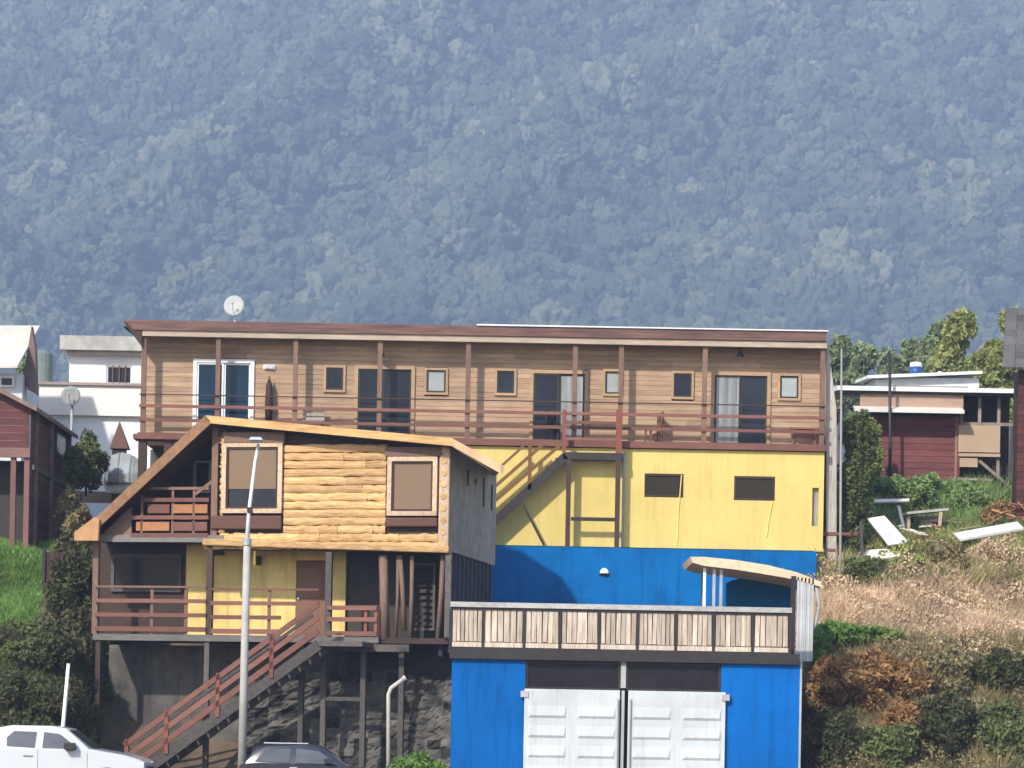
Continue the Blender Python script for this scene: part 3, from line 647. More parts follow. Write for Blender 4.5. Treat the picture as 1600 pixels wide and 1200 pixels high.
x, z = Cn.at(1240, 900); MB().box(x-.06, x+.06, YC-.02, YC+.1, zd1-.01, z).build('corner_post', blackpaint, cp)
sh = MB(); x0 = Cn.at(1245, 960)[0]; x1_ = Cn.at(1271, 960)[0]; zz0 = Cn.at(1258, 1033)[1]; n = 9
for i in range(n):
    xa_ = x0+(x1_-x0)*i/n; sh.box(xa_, xa_+(x1_-x0)/n-.004, YC+.0+.02*(i % 2), YC+.05+.02*(i % 2), zz0, Cn.at(1258, 902)[1]-.004*i)
sh.build('side_sheet', M('pale_sheet', (.62, .62, .61), (.5, .5, .5), sc=2, streak=.3), cp)
arc = [Cn.at(1134, 958)]+[Cn.at(1184.5+50*math.cos(a), 925-22*math.sin(a)) for a in np.linspace(math.pi, 0, 12)]+[Cn.at(1235, 958)]
arc = [lev(YC+3.0).at(*q) for q in [(1134, 985)]+[(1184.5+50*max(-1, min(1, 1.25*math.cos(a))), 922-20*math.sin(a)) for a in np.linspace(math.pi, 0, 12)]+[(1235, 985)]]
MB().prism(arc, YC+3.0, YC+3.05).build('back_panel', M('teal_blue_panel', (.0, .17, .42), sc=2, spec=.1), cp)
for q in (1100, 1234):
    x, z = lev(YC+3.05).at(q, 890); MB().box(x-.05, x+.05, YC+3.06, YC+3.15, zd1-.01, z-.02).build('rear_post', greywood, cp)
pts = [Cn.pt(*q) for q in ((1275, 915), (1281, 945), (1276, 972), (1268, 990))]
b = MB(); b.tube([(a, YC+.1, c) for a, _, c in pts], .04, 8); b.build('hose', greywhite, cp, smooth=True)
x, z = lev(YB-.5).at(944, 896); YBX = YB; YB = YB-.5; t = thing('wall_light', 'small round white light fixed to the blue terrace wall', 'lamp', WORLD, z-.1, x, YB)
vs = [[(x+rr*math.cos(a), YB-dd, z+rr*max(0, math.sin(a))*1.2) for a in np.linspace(0, math.pi*2, 16, endpoint=False)] for rr, dd in ((.12, 0), (.12, .08), (.05, .13))]
MB().loft(vs[0], vs[1]).loft(vs[1], vs[2]).build('shade', white, t); MB().box(x-.14, x+.14, YB-.03, YB-.001, z-.05, z-.01).build('back_plate', blackpaint, t)

YB = YBX
# ============================================================ TIMBER HOUSE
yaw = rad(13); ox = ray(703, 780)[0]*71.5
Hf = Fr(ox, 71.5, yaw)
hs = thing('timber_house', 'blond log-clad timber house with a lopsided gable above a yellow porch', 'house', Hf, 0.2)
def hp(px, py, ly=0.0): return Hf.pt(px, py, ly)
def hr(a, b, c, d, ly=0.0): return Hf.rect(a, b, c, d, ly)
D = 4.9
# --- log front wall
z_lo = Hf.at(560, 859)[1]
hw1 = hr(350, 684, 444, 832); hw2 = hr(603, 697, 690, 828)
b = MB(Hf); x0 = Hf.at(345, 770)[0]; rows = 12
def ztop(x):    # underside of roof front edge
    p, q = Hf.at(330, 668), Hf.at(703, 700); return p[1]+(q[1]-p[1])*(x-p[0])/(q[0]-p[0])
hh = .200; z = z_lo; 
while z < ztop(-5):
    segs = []
    for a, c in ((x0, hw1[0]), (hw1[1], hw2[0]), (hw2[1], -.28)):
        segs.append((a, c))
    if z+hh/2 < hw1[2] or z+hh/2 > hw1[3]: segs = [(x0-.4 if z < z_lo+.1 else x0, hw2[0]), (hw2[1], -.28)]
    if z+hh/2 < hw2[2] or z+hh/2 > hw2[3]:
        segs = [segs[0], (hw1[1], -.28)] if segs[0][1] == hw1[0] else [(segs[0][0], -.28)]
    for a, c in segs:
        x = a
        while x < c-.02:
            L = min(rnd.uniform(1.0, 3.2) if z > z_lo+.8 else rnd.uniform(.35, 1.1), c-x)
            if c-x-L < .25: L = c-x
            if z+hh*.8 < ztop(x) and z+hh*.8 < ztop(x+L)+.05:
                n = 6; zz = z+hh/2; r_ = hh*.52
                b.tube([(x+L*i/n, .02+rnd.uniform(-.01, .01), zz+rnd.uniform(-.014, .014)) for i in range(n+1)], [r_*rnd.uniform(.86, 1.05) for _ in range(n+1)], 12, rnd.random(), .45)
            x += L
    z += hh
b.build('log_wall', logs_m, hs, smooth=False)
wm = MB(Hf); xx0 = x0
wm.prism([(xx0, z_lo-.03), (-.02, z_lo-.03), (-.02, ztop(0)+.1), (xx0, ztop(xx0)+.1)], .09, .16); wm.build('inner_wall', darkwood, hs)
MB(Hf).box(-.27, -.0, -.08, .08, z_lo, ztop(0)+.06, .5).build('corner_log', logs_w, hs, bevel=.04)
bb = MB(Hf)
for i in range(9): bb.tube([(-.14, -.1, z_lo+.15+i*.29), (-.14, -.02, z_lo+.15+i*.29)], .075, 10)
bb.build('log_ends', logs_m, hs)
# bottom sill
p = Hf.at(318, 848); q = Hf.at(703, 860)
MB(Hf).loft([(p[0], -.12, p[1]-.07), (q[0], -.12, q[1]-.07), (q[0], .15, q[1]-.07), (p[0], .15, p[1]-.07)], [(p[0], -.12, p[1]+.1), (q[0], -.12, q[1]+.1), (q[0], .15, q[1]+.1), (p[0], .15, p[1]+.1)]).build('sill_log', logs_m, hs, bevel=.03)
# windows upstairs
def hwin(r, head, fr_, blindr, glassr=None, boxr=None, ly=-.06):
    w = MB(Hf).frame(*fr_[:2], ly-.03, ly+.12, *fr_[2:], .11).build('window', logs_w, hs)
    if glassr: MB(Hf).box(glassr[0], glassr[1], ly+.05, ly+.07, glassr[2], glassr[3]).build('pane', glass_d, w)
    MB(Hf).box(blindr[0], blindr[1], ly+.03, ly+.045, blindr[2], blindr[3]).build('blind', blind_m, w)
    MB(Hf).frame(fr_[0]+.113, fr_[1]-.113, ly-.0, ly+.08, fr_[2]+.113, fr_[3]-.113, .05).build('sash', darkwood, w)
    MB(Hf).box(head[0], head[1], ly-.05, ly+.1, head[2], head[3]).build('lintel', post_m, w)
    if boxr:
        MB(Hf).box(boxr[0], boxr[1], ly-.03, ly+.1, boxr[2]+.06, boxr[3]).build('apron', M('dark_red_apron', (.15, .065, .045), sc=4, st=H_), w, bevel=.03)
f1 = hr(348, 692, 442, 802); f2 = hr(606, 714, 684, 806)
hwin(None, hr(352, 676, 446, 692), f1, (f1[0]+.16, f1[1]-.16, hr(1, 1, 720, 764)[2] if False else Hf.at(395, 764)[1], f1[3]-.16), (f1[0]+.16, f1[1]-.16, f1[2]+.16, f1[3]-.16), hr(330, 806, 441, 831))
hwin(None, hr(603, 699, 692, 713), f2, (f2[0]+.16, f2[1]-.16, f2[2]+.16, f2[3]-.16), None, hr(603, 809, 684, 827))
# side wall
zS = z_lo-.02
sbk = Hf.at(775, 735, 0)
def side(ly, px, py):   # x on plane ly
    return Hf.at(px, py, ly)
zrb = side(D, 775, 742)[1]; zsb = side(D, 775, 884)[1]
ztf = Hf.at(703, 697)[1]
sw = MB(Hf)
sw.add([(0, .081, zS), (0, D, zsb), (0, D, zrb), (0, .081, ztf), (-.1, .161, zS), (-.1, D, zsb), (-.1, D, zrb), (-.1, .161, ztf)],
       [(0, 1, 2, 3), (4, 5, 6, 7), (0, 1, 5, 4), (3, 2, 6, 7), (1, 2, 6, 5), (0, 3, 7, 4)])
sw.build('side_wall', cement, hs)
for ly_, h0, h1 in ((1.7, 1.75, 2.15), (2.5, 1.85, 2.0), (3.4, 1.35, 2.1), (4.3, 1.35, 2.0)):
    MB(Hf).box(.001, .02, ly_, ly_+.13, zS+h0, zS+h1).build('vent', darkwood, hs)
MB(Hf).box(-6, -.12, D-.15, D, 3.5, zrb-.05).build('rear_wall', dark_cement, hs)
# roof : gentle right slope, steep left slope, kicked down at the rear right
RL = Hf.at(322, 650, -.45); RR = Hf.at(706, 686, -.45); RBL = (RL[0], RL[1]+.35); RBR = (RR[0]-1.25, RR[1]+.36); RBK = side(D+.2, 776, 738); TP = side(-.15, 783, 729)
th = .17
def slab(name, loop, t_, m_, extra=None):
    MB(Hf).loft([(x, y, z-t_) for x, y, z in loop], loop).build(name, m_, hs)
slab('roof', [(RL[0], -.40, RL[1]-.01), (RR[0], -.40, RR[1]-.01), (RBR[0], D, RBR[1]), (RL[0], D, RBL[1])], .05, zinc)
_l = [(RR[0], -.40, RR[1]-.012), (TP[0], -.15, TP[1]-.012), (RBK[0], D+.2, RBK[1]), (RBR[0], D, RBR[1])]
MB(Hf).loft([(x, y, z-.08) for x, y, z in _l], _l).build('roof_skirt', zinc, hs)
MB(Hf).loft([(RL[0]-.02, -.46, RL[1]-th), (RR[0]+.03, -.46, RR[1]-th), (RR[0]+.03, -.40, RR[1]-th), (RL[0]-.02, -.40, RL[1]-th)], [(RL[0]-.02, -.46, RL[1]+.02), (RR[0]+.03, -.46, RR[1]+.02), (RR[0]+.03, -.40, RR[1]+.02), (RL[0]-.02, -.40, RL[1]+.02)]).build('fascia', roofedge, hs)
MB(Hf).loft([(RR[0]+.0, -.46, RR[1]-th), (TP[0]+.0, -.21, TP[1]-th), (TP[0]+.06, -.15, TP[1]-th), (RR[0]+.0, -.40, RR[1]-th)], [(RR[0]+.0, -.46, RR[1]+.02), (TP[0], -.21, TP[1]+.02), (TP[0]+.06, -.15, TP[1]+.02), (RR[0]+.0, -.40, RR[1]+.02)]).build('side_fascia', M('worn_fascia', (.80, .52, .30), (.58, .35, .2), sc=2.5), hs)
MB(Hf).loft([(RL[0], -.38, RL[1]-.2), (RR[0], -.38, RR[1]-.2), (RR[0]-.05, .1, RR[1]-.17), (RL[0], .1, RL[1]-.17)], [(RL[0], -.38, RL[1]-.1), (RR[0], -.38, RR[1]-.1), (RR[0]-.05, .1, RR[1]-.08), (RL[0], .1, RL[1]-.08)]).build('soffit', darkwood, hs)
LL = Hf.at(120, 838, -.45)
d = Vector((RL[0]-LL[0], 0, RL[1]-LL[1])).normalized(); nn = Vector((-d.z, 0, d.x))
def rake(off0, off1, y0, y1, m_, nm, ext=0):
    a = Vector((LL[0], 0, LL[1])); c = Vector((RL[0], 0, RL[1]))+d*.0
    pts = [(a.x+nn.x*off0, a.z+nn.z*off0), (c.x+nn.x*off0, c.z+nn.z*off0), (c.x+nn.x*off1, c.z+nn.z*off1), (a.x+nn.x*off1, a.z+nn.z*off1)]
    MB(Hf).prism(pts, y0, y1).build(nm, m_, hs)
rake(-.22, .02, -.46, -.38, rake_m, 'barge_board')
rake(-.06, .0, -.379, D, M('rusty_roof', (.20, .12, .08), (.1, .07, .05), sc=2), 'roof_slope')
e = [Hf.at(*q, -.47) for q in ((118, 845), (118, 832), (150, 808), (157, 812), (155, 845))]
MB(Hf).prism(e, -.56, -.44).build('eave_tail', M('orange_tail', (.55, .30, .13), (.4, .2, .09), sc=4), hs)
# --- gable balcony
zgf0 = Hf.at(240, 847)[1]; zgf1 = Hf.at(240, 836)[1]
xg0 = Hf.at(148, 840)[0]; xg1 = x0
MB(Hf).box(xg0, xg1+.1, -.04, .12, zgf0, zgf1).build('balcony_beam', M('grey_beam', (.24, .22, .2), (.15, .135, .12), sc=4, st=H_), hs)
MB(Hf).box(xg0, xg1, .121, 2.2, zgf0+.04, zgf1-.01).build('balcony_floor', darkwood, hs)
a = Hf.at(160, 836, 1.6); bq = Hf.at(335, 668, 1.6); c_ = Hf.at(360, 836, 1.6)
gb = MB(Hf)
nbd = 22
for i in range(nbd):
    xa_ = a[0]+(c_[0]-a[0])*i/nbd; xb_ = a[0]+(c_[0]-a[0])*(i+1)/nbd
    zt_ = min(a[1]+(bq[1]-a[1])*(xa_-a[0])/(bq[0]-a[0]), bq[1])
    if zt_ > zgf1+.1: gb.box(xa_, xb_-.006, 1.6, 1.65, zgf1-.01, zt_)
gb.build('gable_wall', darkwood, hs)
w = MB(Hf).frame(*hr(303, 720, 330, 770, 1.55)[:2], 1.52, 1.6, *hr(303, 720, 330, 770, 1.55)[2:], .06).build('window', cement, hs)
r = hr(306, 724, 328, 766, 1.55); MB(Hf).box(r[0], r[1], 1.57, 1.585, r[2], r[3]).build('pane', slate_win, w)
x, z = Hf.at(337, 668); MB(Hf).box(x-.08, x+.08, -.02, .12, zgf1, z).build('post', post_m, hs)
MB(Hf).bar((x-.06, .03, Hf.at(337, 752)[1]), (Hf.at(305, 772)[0], .03, Hf.at(305, 772)[1]), .07, .08).build('brace', post_m, hs)
MB(Hf).bar((x+.06, .03, Hf.at(337, 690)[1]), (Hf.at(352, 676)[0], .03, Hf.at(352, 674)[1]), .07, .08).build('brace', post_m, hs)
z = Hf.at(280, 763)[1]; MB(Hf).box(Hf.at(233, 763)[0], Hf.at(326, 763)[0], -.0, .07, z-.035, z+.035).build('handrail', post_m, hs)
for px in (222, 270, 303):
    x = Hf.at(px, 775)[0]; MB(Hf).box(x-.03, x+.03, 0.0, .06, zgf1, Hf.at(px, 764 if px > 230 else 772)[1]-.04).build('baluster', post_m, hs)
pr = hr(205, 781, 326, 836, -.03)
for k in range(3):
    zz = pr[2]+(pr[3]-pr[2])*k/2; MB(Hf).box(pr[0]+.25*(k == 2), pr[1], -.05, -.01, zz-.05, zz+.05).build('rail', redwood, hs)
orange = M('orange_slat', (.50, .22, .085), (.3, .12, .05), sc=4, st=H_)
for k in range(2):
    for j in range(2):
        xa_ = pr[0]+.12+(pr[1]-pr[0]-.1)*j/2+(.3 if k and not j else 0); xb_ = pr[0]+(pr[1]-pr[0]-.05)*(j+1)/2; zz = pr[2]+(pr[3]-pr[2])*(k+.5)/2
        MB(Hf).box(xa_, xb_, .0, .03, zz-.11, zz+.11).build('panel', redwood if (j+k) % 2 else orange, hs)
MB(Hf).prism([Hf.at(*q, .03) for q in ((158, 836), (205, 836), (205, 792), (195, 800))], .05, .1).build('corner_panel', post_m, hs)
# --- porch storey
zpf = Hf.at(320, 992)[1]; zpb = Hf.at(320, 1002)[1]; PW = 1.5
MB(Hf).box(Hf.at(146, 1000)[0], Hf.at(592, 1000)[0], -.05, .1, zpb, zpf).build('porch_beam', M('porch_grey', (.21, .19, .17), (.12, .11, .1), sc=3, st=H_), hs)
MB(Hf).box(Hf.at(146, 1000)[0], 0.0, .101, PW+.3, zpb, zpf-.02).build('porch_floor', darkwood, hs)
zpc = zgf0
wy = lambda a, b, c, d: hr(a, b, c, d, PW)
r = wy(290, 856, 462, 995); b = MB(Hf).box(r[0], r[1], PW, PW+.1, zpf-.02, r[3]+.3); b.build('yellow_wall', yellow_old, hs)
r2 = wy(514, 856, 540, 995); MB(Hf).box(r2[0], r2[1], PW-.02, PW+.1, zpf-.02, r2[3]+.3).build('yellow_wall', yellow_old, hs)
rd = wy(462, 876, 508, 992)
dd = MB(Hf).box(rd[0]+.003, rd[1], PW+.0, PW+.06, zpf-.01, rd[3]).build('door', M('brown_door', (.25, .13, .08), (.17, .085, .055), sc=3, st=V_), hs)
MB(Hf).box(rd[0]+.1, rd[1]-.1, PW-.02, PW-.001, zpf+1.0, rd[3]-.15).build('door_panel', M('brown_door_panel', (.29, .16, .10), sc=3, st=V_), dd)
MB(Hf).tube([(rd[0]+.08, PW-.05, zpf+1.0), (rd[0]+.08, PW, zpf+1.0)], .03, 8).build('handle', zinc, dd)
MB(Hf).box(rd[0]+.003, rd[1], PW-.01, PW+.1, rd[3]+.01, rd[3]+.45).build('door_head', yellow_old, hs)
rw = wy(166, 858, 290, 992)
MB(Hf).box(rw[0]-.3, rw[1], PW+.05, PW+.12, zpf-.02, rw[3]+.3).build('timber_wall', darkwood, hs)
gw = wy(174, 866, 284, 925); w = MB(Hf).frame(gw[0], gw[1], PW-.04, PW+.049, gw[2], gw[3], .09).build('window', greywood, hs); MB(Hf).box(gw[0]+.09, gw[1]-.09, PW, PW+.02, gw[2]+.09, gw[3]-.09).build('pane', slate_win, w)
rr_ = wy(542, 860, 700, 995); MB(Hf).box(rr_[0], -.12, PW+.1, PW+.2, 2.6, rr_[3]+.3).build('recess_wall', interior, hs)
sh = hr(640, 880, 680, 985, .9); s_ = MB(Hf).frame(sh[0], sh[1], .88, .98, sh[2], sh[3], .06).build('shutter', greywood, hs)
b = MB(Hf)
for i in range(9):
    zz = sh[2]+.12+i*(sh[3]-sh[2]-.2)/9; b.add([(sh[0]+.06, .90, zz), (sh[1]-.06, .90, zz), (sh[1]-.06, .96, zz+.09), (sh[0]+.06, .96, zz+.09), (sh[0]+.06, .905, zz-.01), (sh[1]-.06, .905, zz-.01), (sh[1]-.06, .965, zz+.08), (sh[0]+.06, .965, zz+.08)], [(0, 1, 2, 3), (7, 6, 5, 4), (0, 4, 5, 1), (2, 6, 7, 3)])
b.build('louvres', blackpaint, s_)
for px, y0_, m_ in ((149, 848, post_m), (327, 852, M('dark_post', (.10, .055, .035), sc=4, st=V_)), (513, 860, greywood), (700, 862, greywood)):
    x = Hf.at(px, 930)[0]; MB(Hf).box(x-.075, x+.075, -.03, .11, zpf, zpc if px < 400 else z_lo-.06).build('porch_post', m_, hs)
for px, lean, w_ in ((601, -2, .13), (618, 4, .05), (631, -6, .07), (641, 3, .06), (684, 8, .07)):
    p = hp(px, 1000 if px != 631 else 985, .2); q = hp(px+lean, 868, .2)
    MB(Hf).tube([p, ((p[0]+q[0])/2+rnd.uniform(-.05, .05), .2, (p[2]+q[2])/2), q], [w_, w_*.85, w_*.9], 9).build('log_post', M('peeled_log', (.24, .15, .10), (.13, .08, .06), sc=4, st=V_), hs, smooth=True)
for py, th_ in ((917, .05), (939, .10), (961, .10), (983, .12)):
    z = Hf.at(235, py)[1]; MB(Hf).box(Hf.at(150, py)[0], Hf.at(323, py)[0], -.09, -.04, z-th_/2, z+th_/2).build('rail', redwood if th_ > .06 else post_m, hs)
    z = Hf.at(410, py+4)[1]; MB(Hf).box(Hf.at(331, py)[0], Hf.at(500 if py < 960 else 440, py)[0], -.09, -.04, z-th_/2, z+th_/2).build('rail', redwood, hs)
for py in (950, 968, 990):
    z = Hf.at(550, py)[1]; MB(Hf).box(Hf.at(512, py)[0], Hf.at(590, py)[0], -.09, -.04, z-.055, z+.055).build('rail', redwood, hs)
for px in (238, 291, 421, 572, 588):
    x = Hf.at(px, 950)[0]; MB(Hf).box(x-.04, x+.04, -.039, -.0, zpf, Hf.at(px, 920 if px < 500 else 946)[1]).build('baluster', post_m if px < 500 else redwood_v, hs)
for px, py, w_, h_ in ((405, 876, .07, .12), (343, 862, .14, .1)):
    x, z = Hf.at(px, py, PW); MB(Hf).box(x-w_, x+w_, PW-.1, PW-.001, z-h_, z+h_).build('wall_box', darkwood, hs, bevel=.03)
# under side slats
b = MB(Hf)
for i in range(11): b.box(-.06, -.0, .3+i*.42, .3+i*.42+.11, 3.6, zS+(zsb-zS)*((.3+i*.42)/D)-.02)
b.build('side_slats', M('blue_grey_slats', (.09, .10, .12), (.05, .055, .07), sc=3), hs)
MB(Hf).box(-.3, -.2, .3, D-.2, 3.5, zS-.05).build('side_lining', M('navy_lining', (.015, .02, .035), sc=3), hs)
# under-structure
for px, y1_ in ((322, 1150), (505, 1150), (567, 1165), (470, 1100), (620, 1120), (152, 1180)):
    x = Hf.at(px, 1060)[0]; MB(Hf).box(x-.065, x+.065, 0.0 if px < 600 else .4, .13 if px < 600 else .53, -.1, zpb).build('stilt', greywood if px != 152 else darkwood, hs)
z = Hf.at(535, 1012)[1]; MB(Hf).box(Hf.at(490, 1012)[0], Hf.at(640, 1012)[0], -.06, .0-.001, z-.09, z+.09).build('under_beam', greywood, hs)
z = Hf.at(535, 1092)[1]; MB(Hf).box(Hf.at(505, 1092)[0]+.07, Hf.at(567, 1092)[0]-.07, .02, .1, z-.05, z+.05).build('cross_brace', greywood, hs)
# stair down to the street
s0, s1 = Hf.at(500, 1000, -.9), Hf.at(235, 1192, -.9)
v_ = Vector((s1[0]-s0[0], 0, s1[1]-s0[1])); k = (s0[1]-.1)/(-v_.z); 
def sline(dz, ly, w_, h_, m_, nm, t0=0.0, t1=None):
    t1 = k if t1 is None else t1
    MB(Hf).bar((s0[0]+v_.x*t0, ly, s0[1]+v_.z*t0+dz), (s0[0]+v_.x*t1, ly, s0[1]+v_.z*t1+dz), w_, h_).build(nm, m_, hs)
sline(-.12, -1.0, .07, .26, greywood, 'stringer'); sline(-.12, -.12, .07, .26, greywood, 'stringer')
for dz in (.22, .55, .88): sline(dz, -1.05, .05, .13, redwood, 'stair_rail', .0, k-.06)
sline(.95, -.12, .05, .08, greywood, 'stair_rail', .1, k-.06)
sline(.5, -.12, .05, .08, redwood, 'stair_rail', .1, k-.06)
b = MB(Hf)
for i in range(20):
    t_ = (i+.5)*k/20; MB(Hf).box(s0[0]+v_.x*t_-.14, s0[0]+v_.x*t_+.14, -.96, -.16, s0[1]+v_.z*t_-.06, s0[1]+v_.z*t_-.02).build('tread', M('red_treads', (.24, .075, .045), (.16, .05, .03), sc=3), hs)
for px in (424, 341, 262, 200):
    x = Hf.at(px, 1050, -1.05)[0]; t_ = (x-s0[0])/v_.x; z = s0[1]+v_.z*t_
    if t_ < k: MB(Hf).box(x-.05, x+.05, -1.075, -1.0, z-.1, z+.98).build('stair_post', redwood_v, hs)
MB(Hf).box(s0[0]-.05, s0[0]+1.1, -1.0, -.06, s0[1]-.15, s0[1]-.03).build('stair_landing', greywood, hs)
# retaining wall beneath the porch
rwl = thing('retaining_wall', 'dark concrete retaining wall in the shade under the timber porch', 'wall', Hf, 1.0, -4, 1.6)
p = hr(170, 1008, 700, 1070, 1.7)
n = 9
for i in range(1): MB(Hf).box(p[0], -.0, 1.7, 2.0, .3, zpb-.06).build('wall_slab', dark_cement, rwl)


# ============================================================ rocks on the bank
def rock(name, label, px, py, Y, r, group, mat=stone):
    x, z = lev(Y).at(px, py); bm = bmesh.new(); bmesh.ops.create_icosphere(bm, subdivisions=3, radius=1)
    s = rnd.uniform(0, 99)
    from mathutils import noise
    for v in bm.verts:
        q = v.co.normalized(); f = 1+.35*noise.noise(q*1.3+Vector((s, 0, 0)))+.12*noise.noise(q*4+Vector((0, s, 0)))
        v.co = Vector((q.x*r*f*1.25, q.y*r*f, q.z*r*f*.85))
    me = bpy.data.meshes.new(name); bm.to_mesh(me); bm.free(); me.materials.append(mat)
    o = link(name, me); o.location = (x, Y, z); o.rotation_euler = (0, 0, rnd.uniform(0, 6)); tag(o, label, 'rock', group); return o
k_ = 0
for i in range(46):
    px = rnd.uniform(160, 700); Y = rnd.uniform(70.4, 73.3)
    x = (px-800)/FPX*Y; zz = float(zt(x, Y))
    py = YH-(zz-CZ)*FPX/Y
    rock('rock', 'rough grey-brown stone lying on the bank below the timber porch', px, py-3, Y, rnd.uniform(.12, .42), 'stones on the bank under the porch')

# ============================================================ LEFT : maroon house, cream and white houses
YL = 77.5; Lf = Fr(ray(46, 700)[0]*YL, YL, 0)
mh = thing('wooden_house', 'dark maroon timber house cut off by the left edge of the photo', 'house', Lf, 6.0)
def boards(mb, x0, x1, y, z0, z1, step=.16, dpt=.05, top=None):
    z = z0
    while z < z1:
        zz = min(z+step, z1); mb.box(x0, x1, y+rnd.uniform(0, .01), y+dpt, z+.006, zz-.004); z += step
ra, rb_ = Lf.at(0, 606, -.3), Lf.at(58, 636, -.3); rs = (rb_[1]-ra[1])/(rb_[0]-ra[0])
rz = lambda x: ra[1]+rs*(x-ra[0])
zmid0, zmid1 = Lf.at(30, 712)[1], Lf.at(30, 700)[1]
gm_ = M('maroon_gable', (.15, .045, .04), (.10, .03, .028), sc=1.6, st=(1, 4, 5), tint=.12)
b = MB(Lf); z = zmid1
while z < rz(-6)-.1:
    xr_ = min(-.02, -.02 if rz(-.02) > z+.2 else ra[0]+(z+.2-ra[1])/rs); b.box(-6, xr_, 0, .05, z+.004, z+.196); z += .2
b.build('gable_wall', gm_, mh)
MB(Lf).box(-6, .03, -.08, .05, zmid0-.05, zmid1).build('beam', M('pinkish_beam', (.26, .14, .11), (.18, .1, .08), sc=3, st=H_), mh)
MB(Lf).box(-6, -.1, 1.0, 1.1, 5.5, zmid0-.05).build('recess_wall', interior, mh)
for xx in (-.06, -.42): MB(Lf).box(xx-.07, xx+.07, .0, .12, 5.5, zmid0-.05).build('post', M('maroon_post', (.24, .12, .10), (.15, .07, .06), sc=3, st=V_), mh)
b = MB(Lf); z = 5.5
while z < rz(.05)-.1: b.box(0.0, .05, .13, 6.6, z+.006, min(z+.16, rz(.05))-.004); z += .16
b.build('side_wall', M('dark_maroon_boards', (.17, .075, .055), (.08, .04, .03), sc=2.5, st=(6, 1, 9), tint=.35), mh)
MB(Lf).box(.051, .12, .1, 6.6, zmid0-.35, zmid0-.22).build('side_beam', greywood, mh)
for yy in (.6, 3.2, 6.4): MB(Lf).box(.051, .13, yy-.09, yy+.09, 5.5, rz(.12)-.1).build('side_post', M('worn_post', (.26, .17, .13), (.15, .1, .08), sc=3), mh)
w = MB(Lf).box(.051, .09, 3.9, 5.6, rz(0)-.95, rz(0)-.3).build('window', blackpaint, mh); MB(Lf).box(.091, .10, 4.0, 5.5, rz(0)-.88, rz(0)-.37).build('pane', slate_win, w)
MB(Lf).loft([(-6, -.35, rz(-6)-.12), (rb_[0], -.35, rb_[1]-.12), (rb_[0], 7, rb_[1]-.12), (-6, 7, rz(-6)-.12)], [(-6, -.35, rz(-6)), (rb_[0], -.35, rb_[1]), (rb_[0], 7, rb_[1]), (-6, 7, rz(-6))]).build('roof', M('worn_brown_roof', (.30, .21, .16), (.2, .135, .1), sc=3), mh)

def wob(fr): pass
YF = 96.0; Wf = lev(YF)
wh = thing('white_house', 'white two-storey house with a flat roof slab and a small barred window', 'house', WORLD, 8.0, Wf.at(160, 600)[0], YF)
r = Wf.rect(108, 556, 225, 608); wr = Wf.rect(166, 571, 206, 600)
b = MB(); wall_with_holes(b, r[0], r[1]+1.2, YF, YF+.2, r[2]-.05, r[3]+.1, [wr]); b.box(r[0], r[1]+1.2, YF+.4, YF+4.5, r[2], r[3]+.05); b.build('upper_wall', whitewall, wh)
fw = MB().frame(wr[0], wr[1], YF+.05, YF+.15, wr[2], wr[3], .05).build('window', white, wh)
MB().box(wr[0]+.05, wr[1]-.05, YF+.1, YF+.12, wr[2]+.05, wr[3]-.05).build('pane', glass_d, fw)
b = MB()
for i in range(1, 4): x = wr[0]+(wr[1]-wr[0])*i/4; b.box(x-.02, x+.02, YF+.02, YF+.05, wr[2], wr[3])
b.build('bars', M('brown_bars', (.16, .08, .06), sc=4), fw)
q = Wf.rect(97, 528, 225, 550); MB().box(q[0], q[1]+1.4, YF-.5, YF+5, q[2], q[3]).build('roof_slab', M('stained_concrete', (.52, .5, .44), (.33, .31, .27), sc=2.5, dirt=.4), wh)
MB().box(q[0]+.2, q[1]+1.3, YF-.3, YF+5, q[2]-.12, q[2]-.003).build('eave', cement, wh)
q = Wf.rect(52, 609, 225, 655); MB().box(q[0], q[1]+1.2, YF-1.2, YF+4, q[2], q[3]).build('lower_wall', cream, wh)
q2 = Wf.rect(52, 655, 225, 700); MB().box(q2[0], q2[1]+1.2, YF-1.0, YF+4, q2[2]-1.5, q2[3]-.003).build('ground_wall', white, wh)
MB().box(q[0], q[1]+1.2, YF-1.3, YF-.2, q[3]+.002, q[3]+.09).build('ledge', M('pink_ledge', (.4, .3, .26), sc=3), wh)
YN = 91.0; Nf = lev(YN)
ch = thing('cream_house', 'cream house with a steep pale roof at the far left edge', 'house', WORLD, 8.0, Nf.at(20, 560)[0], YN)
a, c, d_, e_ = Nf.at(-60, 508), Nf.at(50, 508), Nf.at(36, 581), Nf.at(-70, 581)
MB().loft([(e_[0], YN-1, e_[1]), (d_[0], YN-1, d_[1]), (c[0], YN+1.5, c[1]+.1), (a[0], YN+1.5, a[1]+.1)], [(e_[0], YN-1, e_[1]+.08), (d_[0], YN-1, d_[1]+.08), (c[0], YN+1.5, c[1]+.2), (a[0], YN+1.5, a[1]+.2)]).build('roof', M('cream_sheet', (.74, .66, .56), (.62, .55, .46), sc=1.5), ch)
f_ = Nf.at(56, 600); MB().prism([(c[0]-.05, c[1]), (c[0]+.08, c[1]-.7), (f_[0], f_[1]-.3), (d_[0]+.1, d_[1]-.5), (d_[0], d_[1]+.03)], YN+.2, YN+.6).build('gable', M('brown_gable', (.18, .12, .10), sc=3), ch)
g = Nf.rect(-70, 585, 36, 700); MB().box(g[0], g[1], YN-.2, YN+3, g[2]-1, g[3]+.02).build('wall', whitewall, ch)
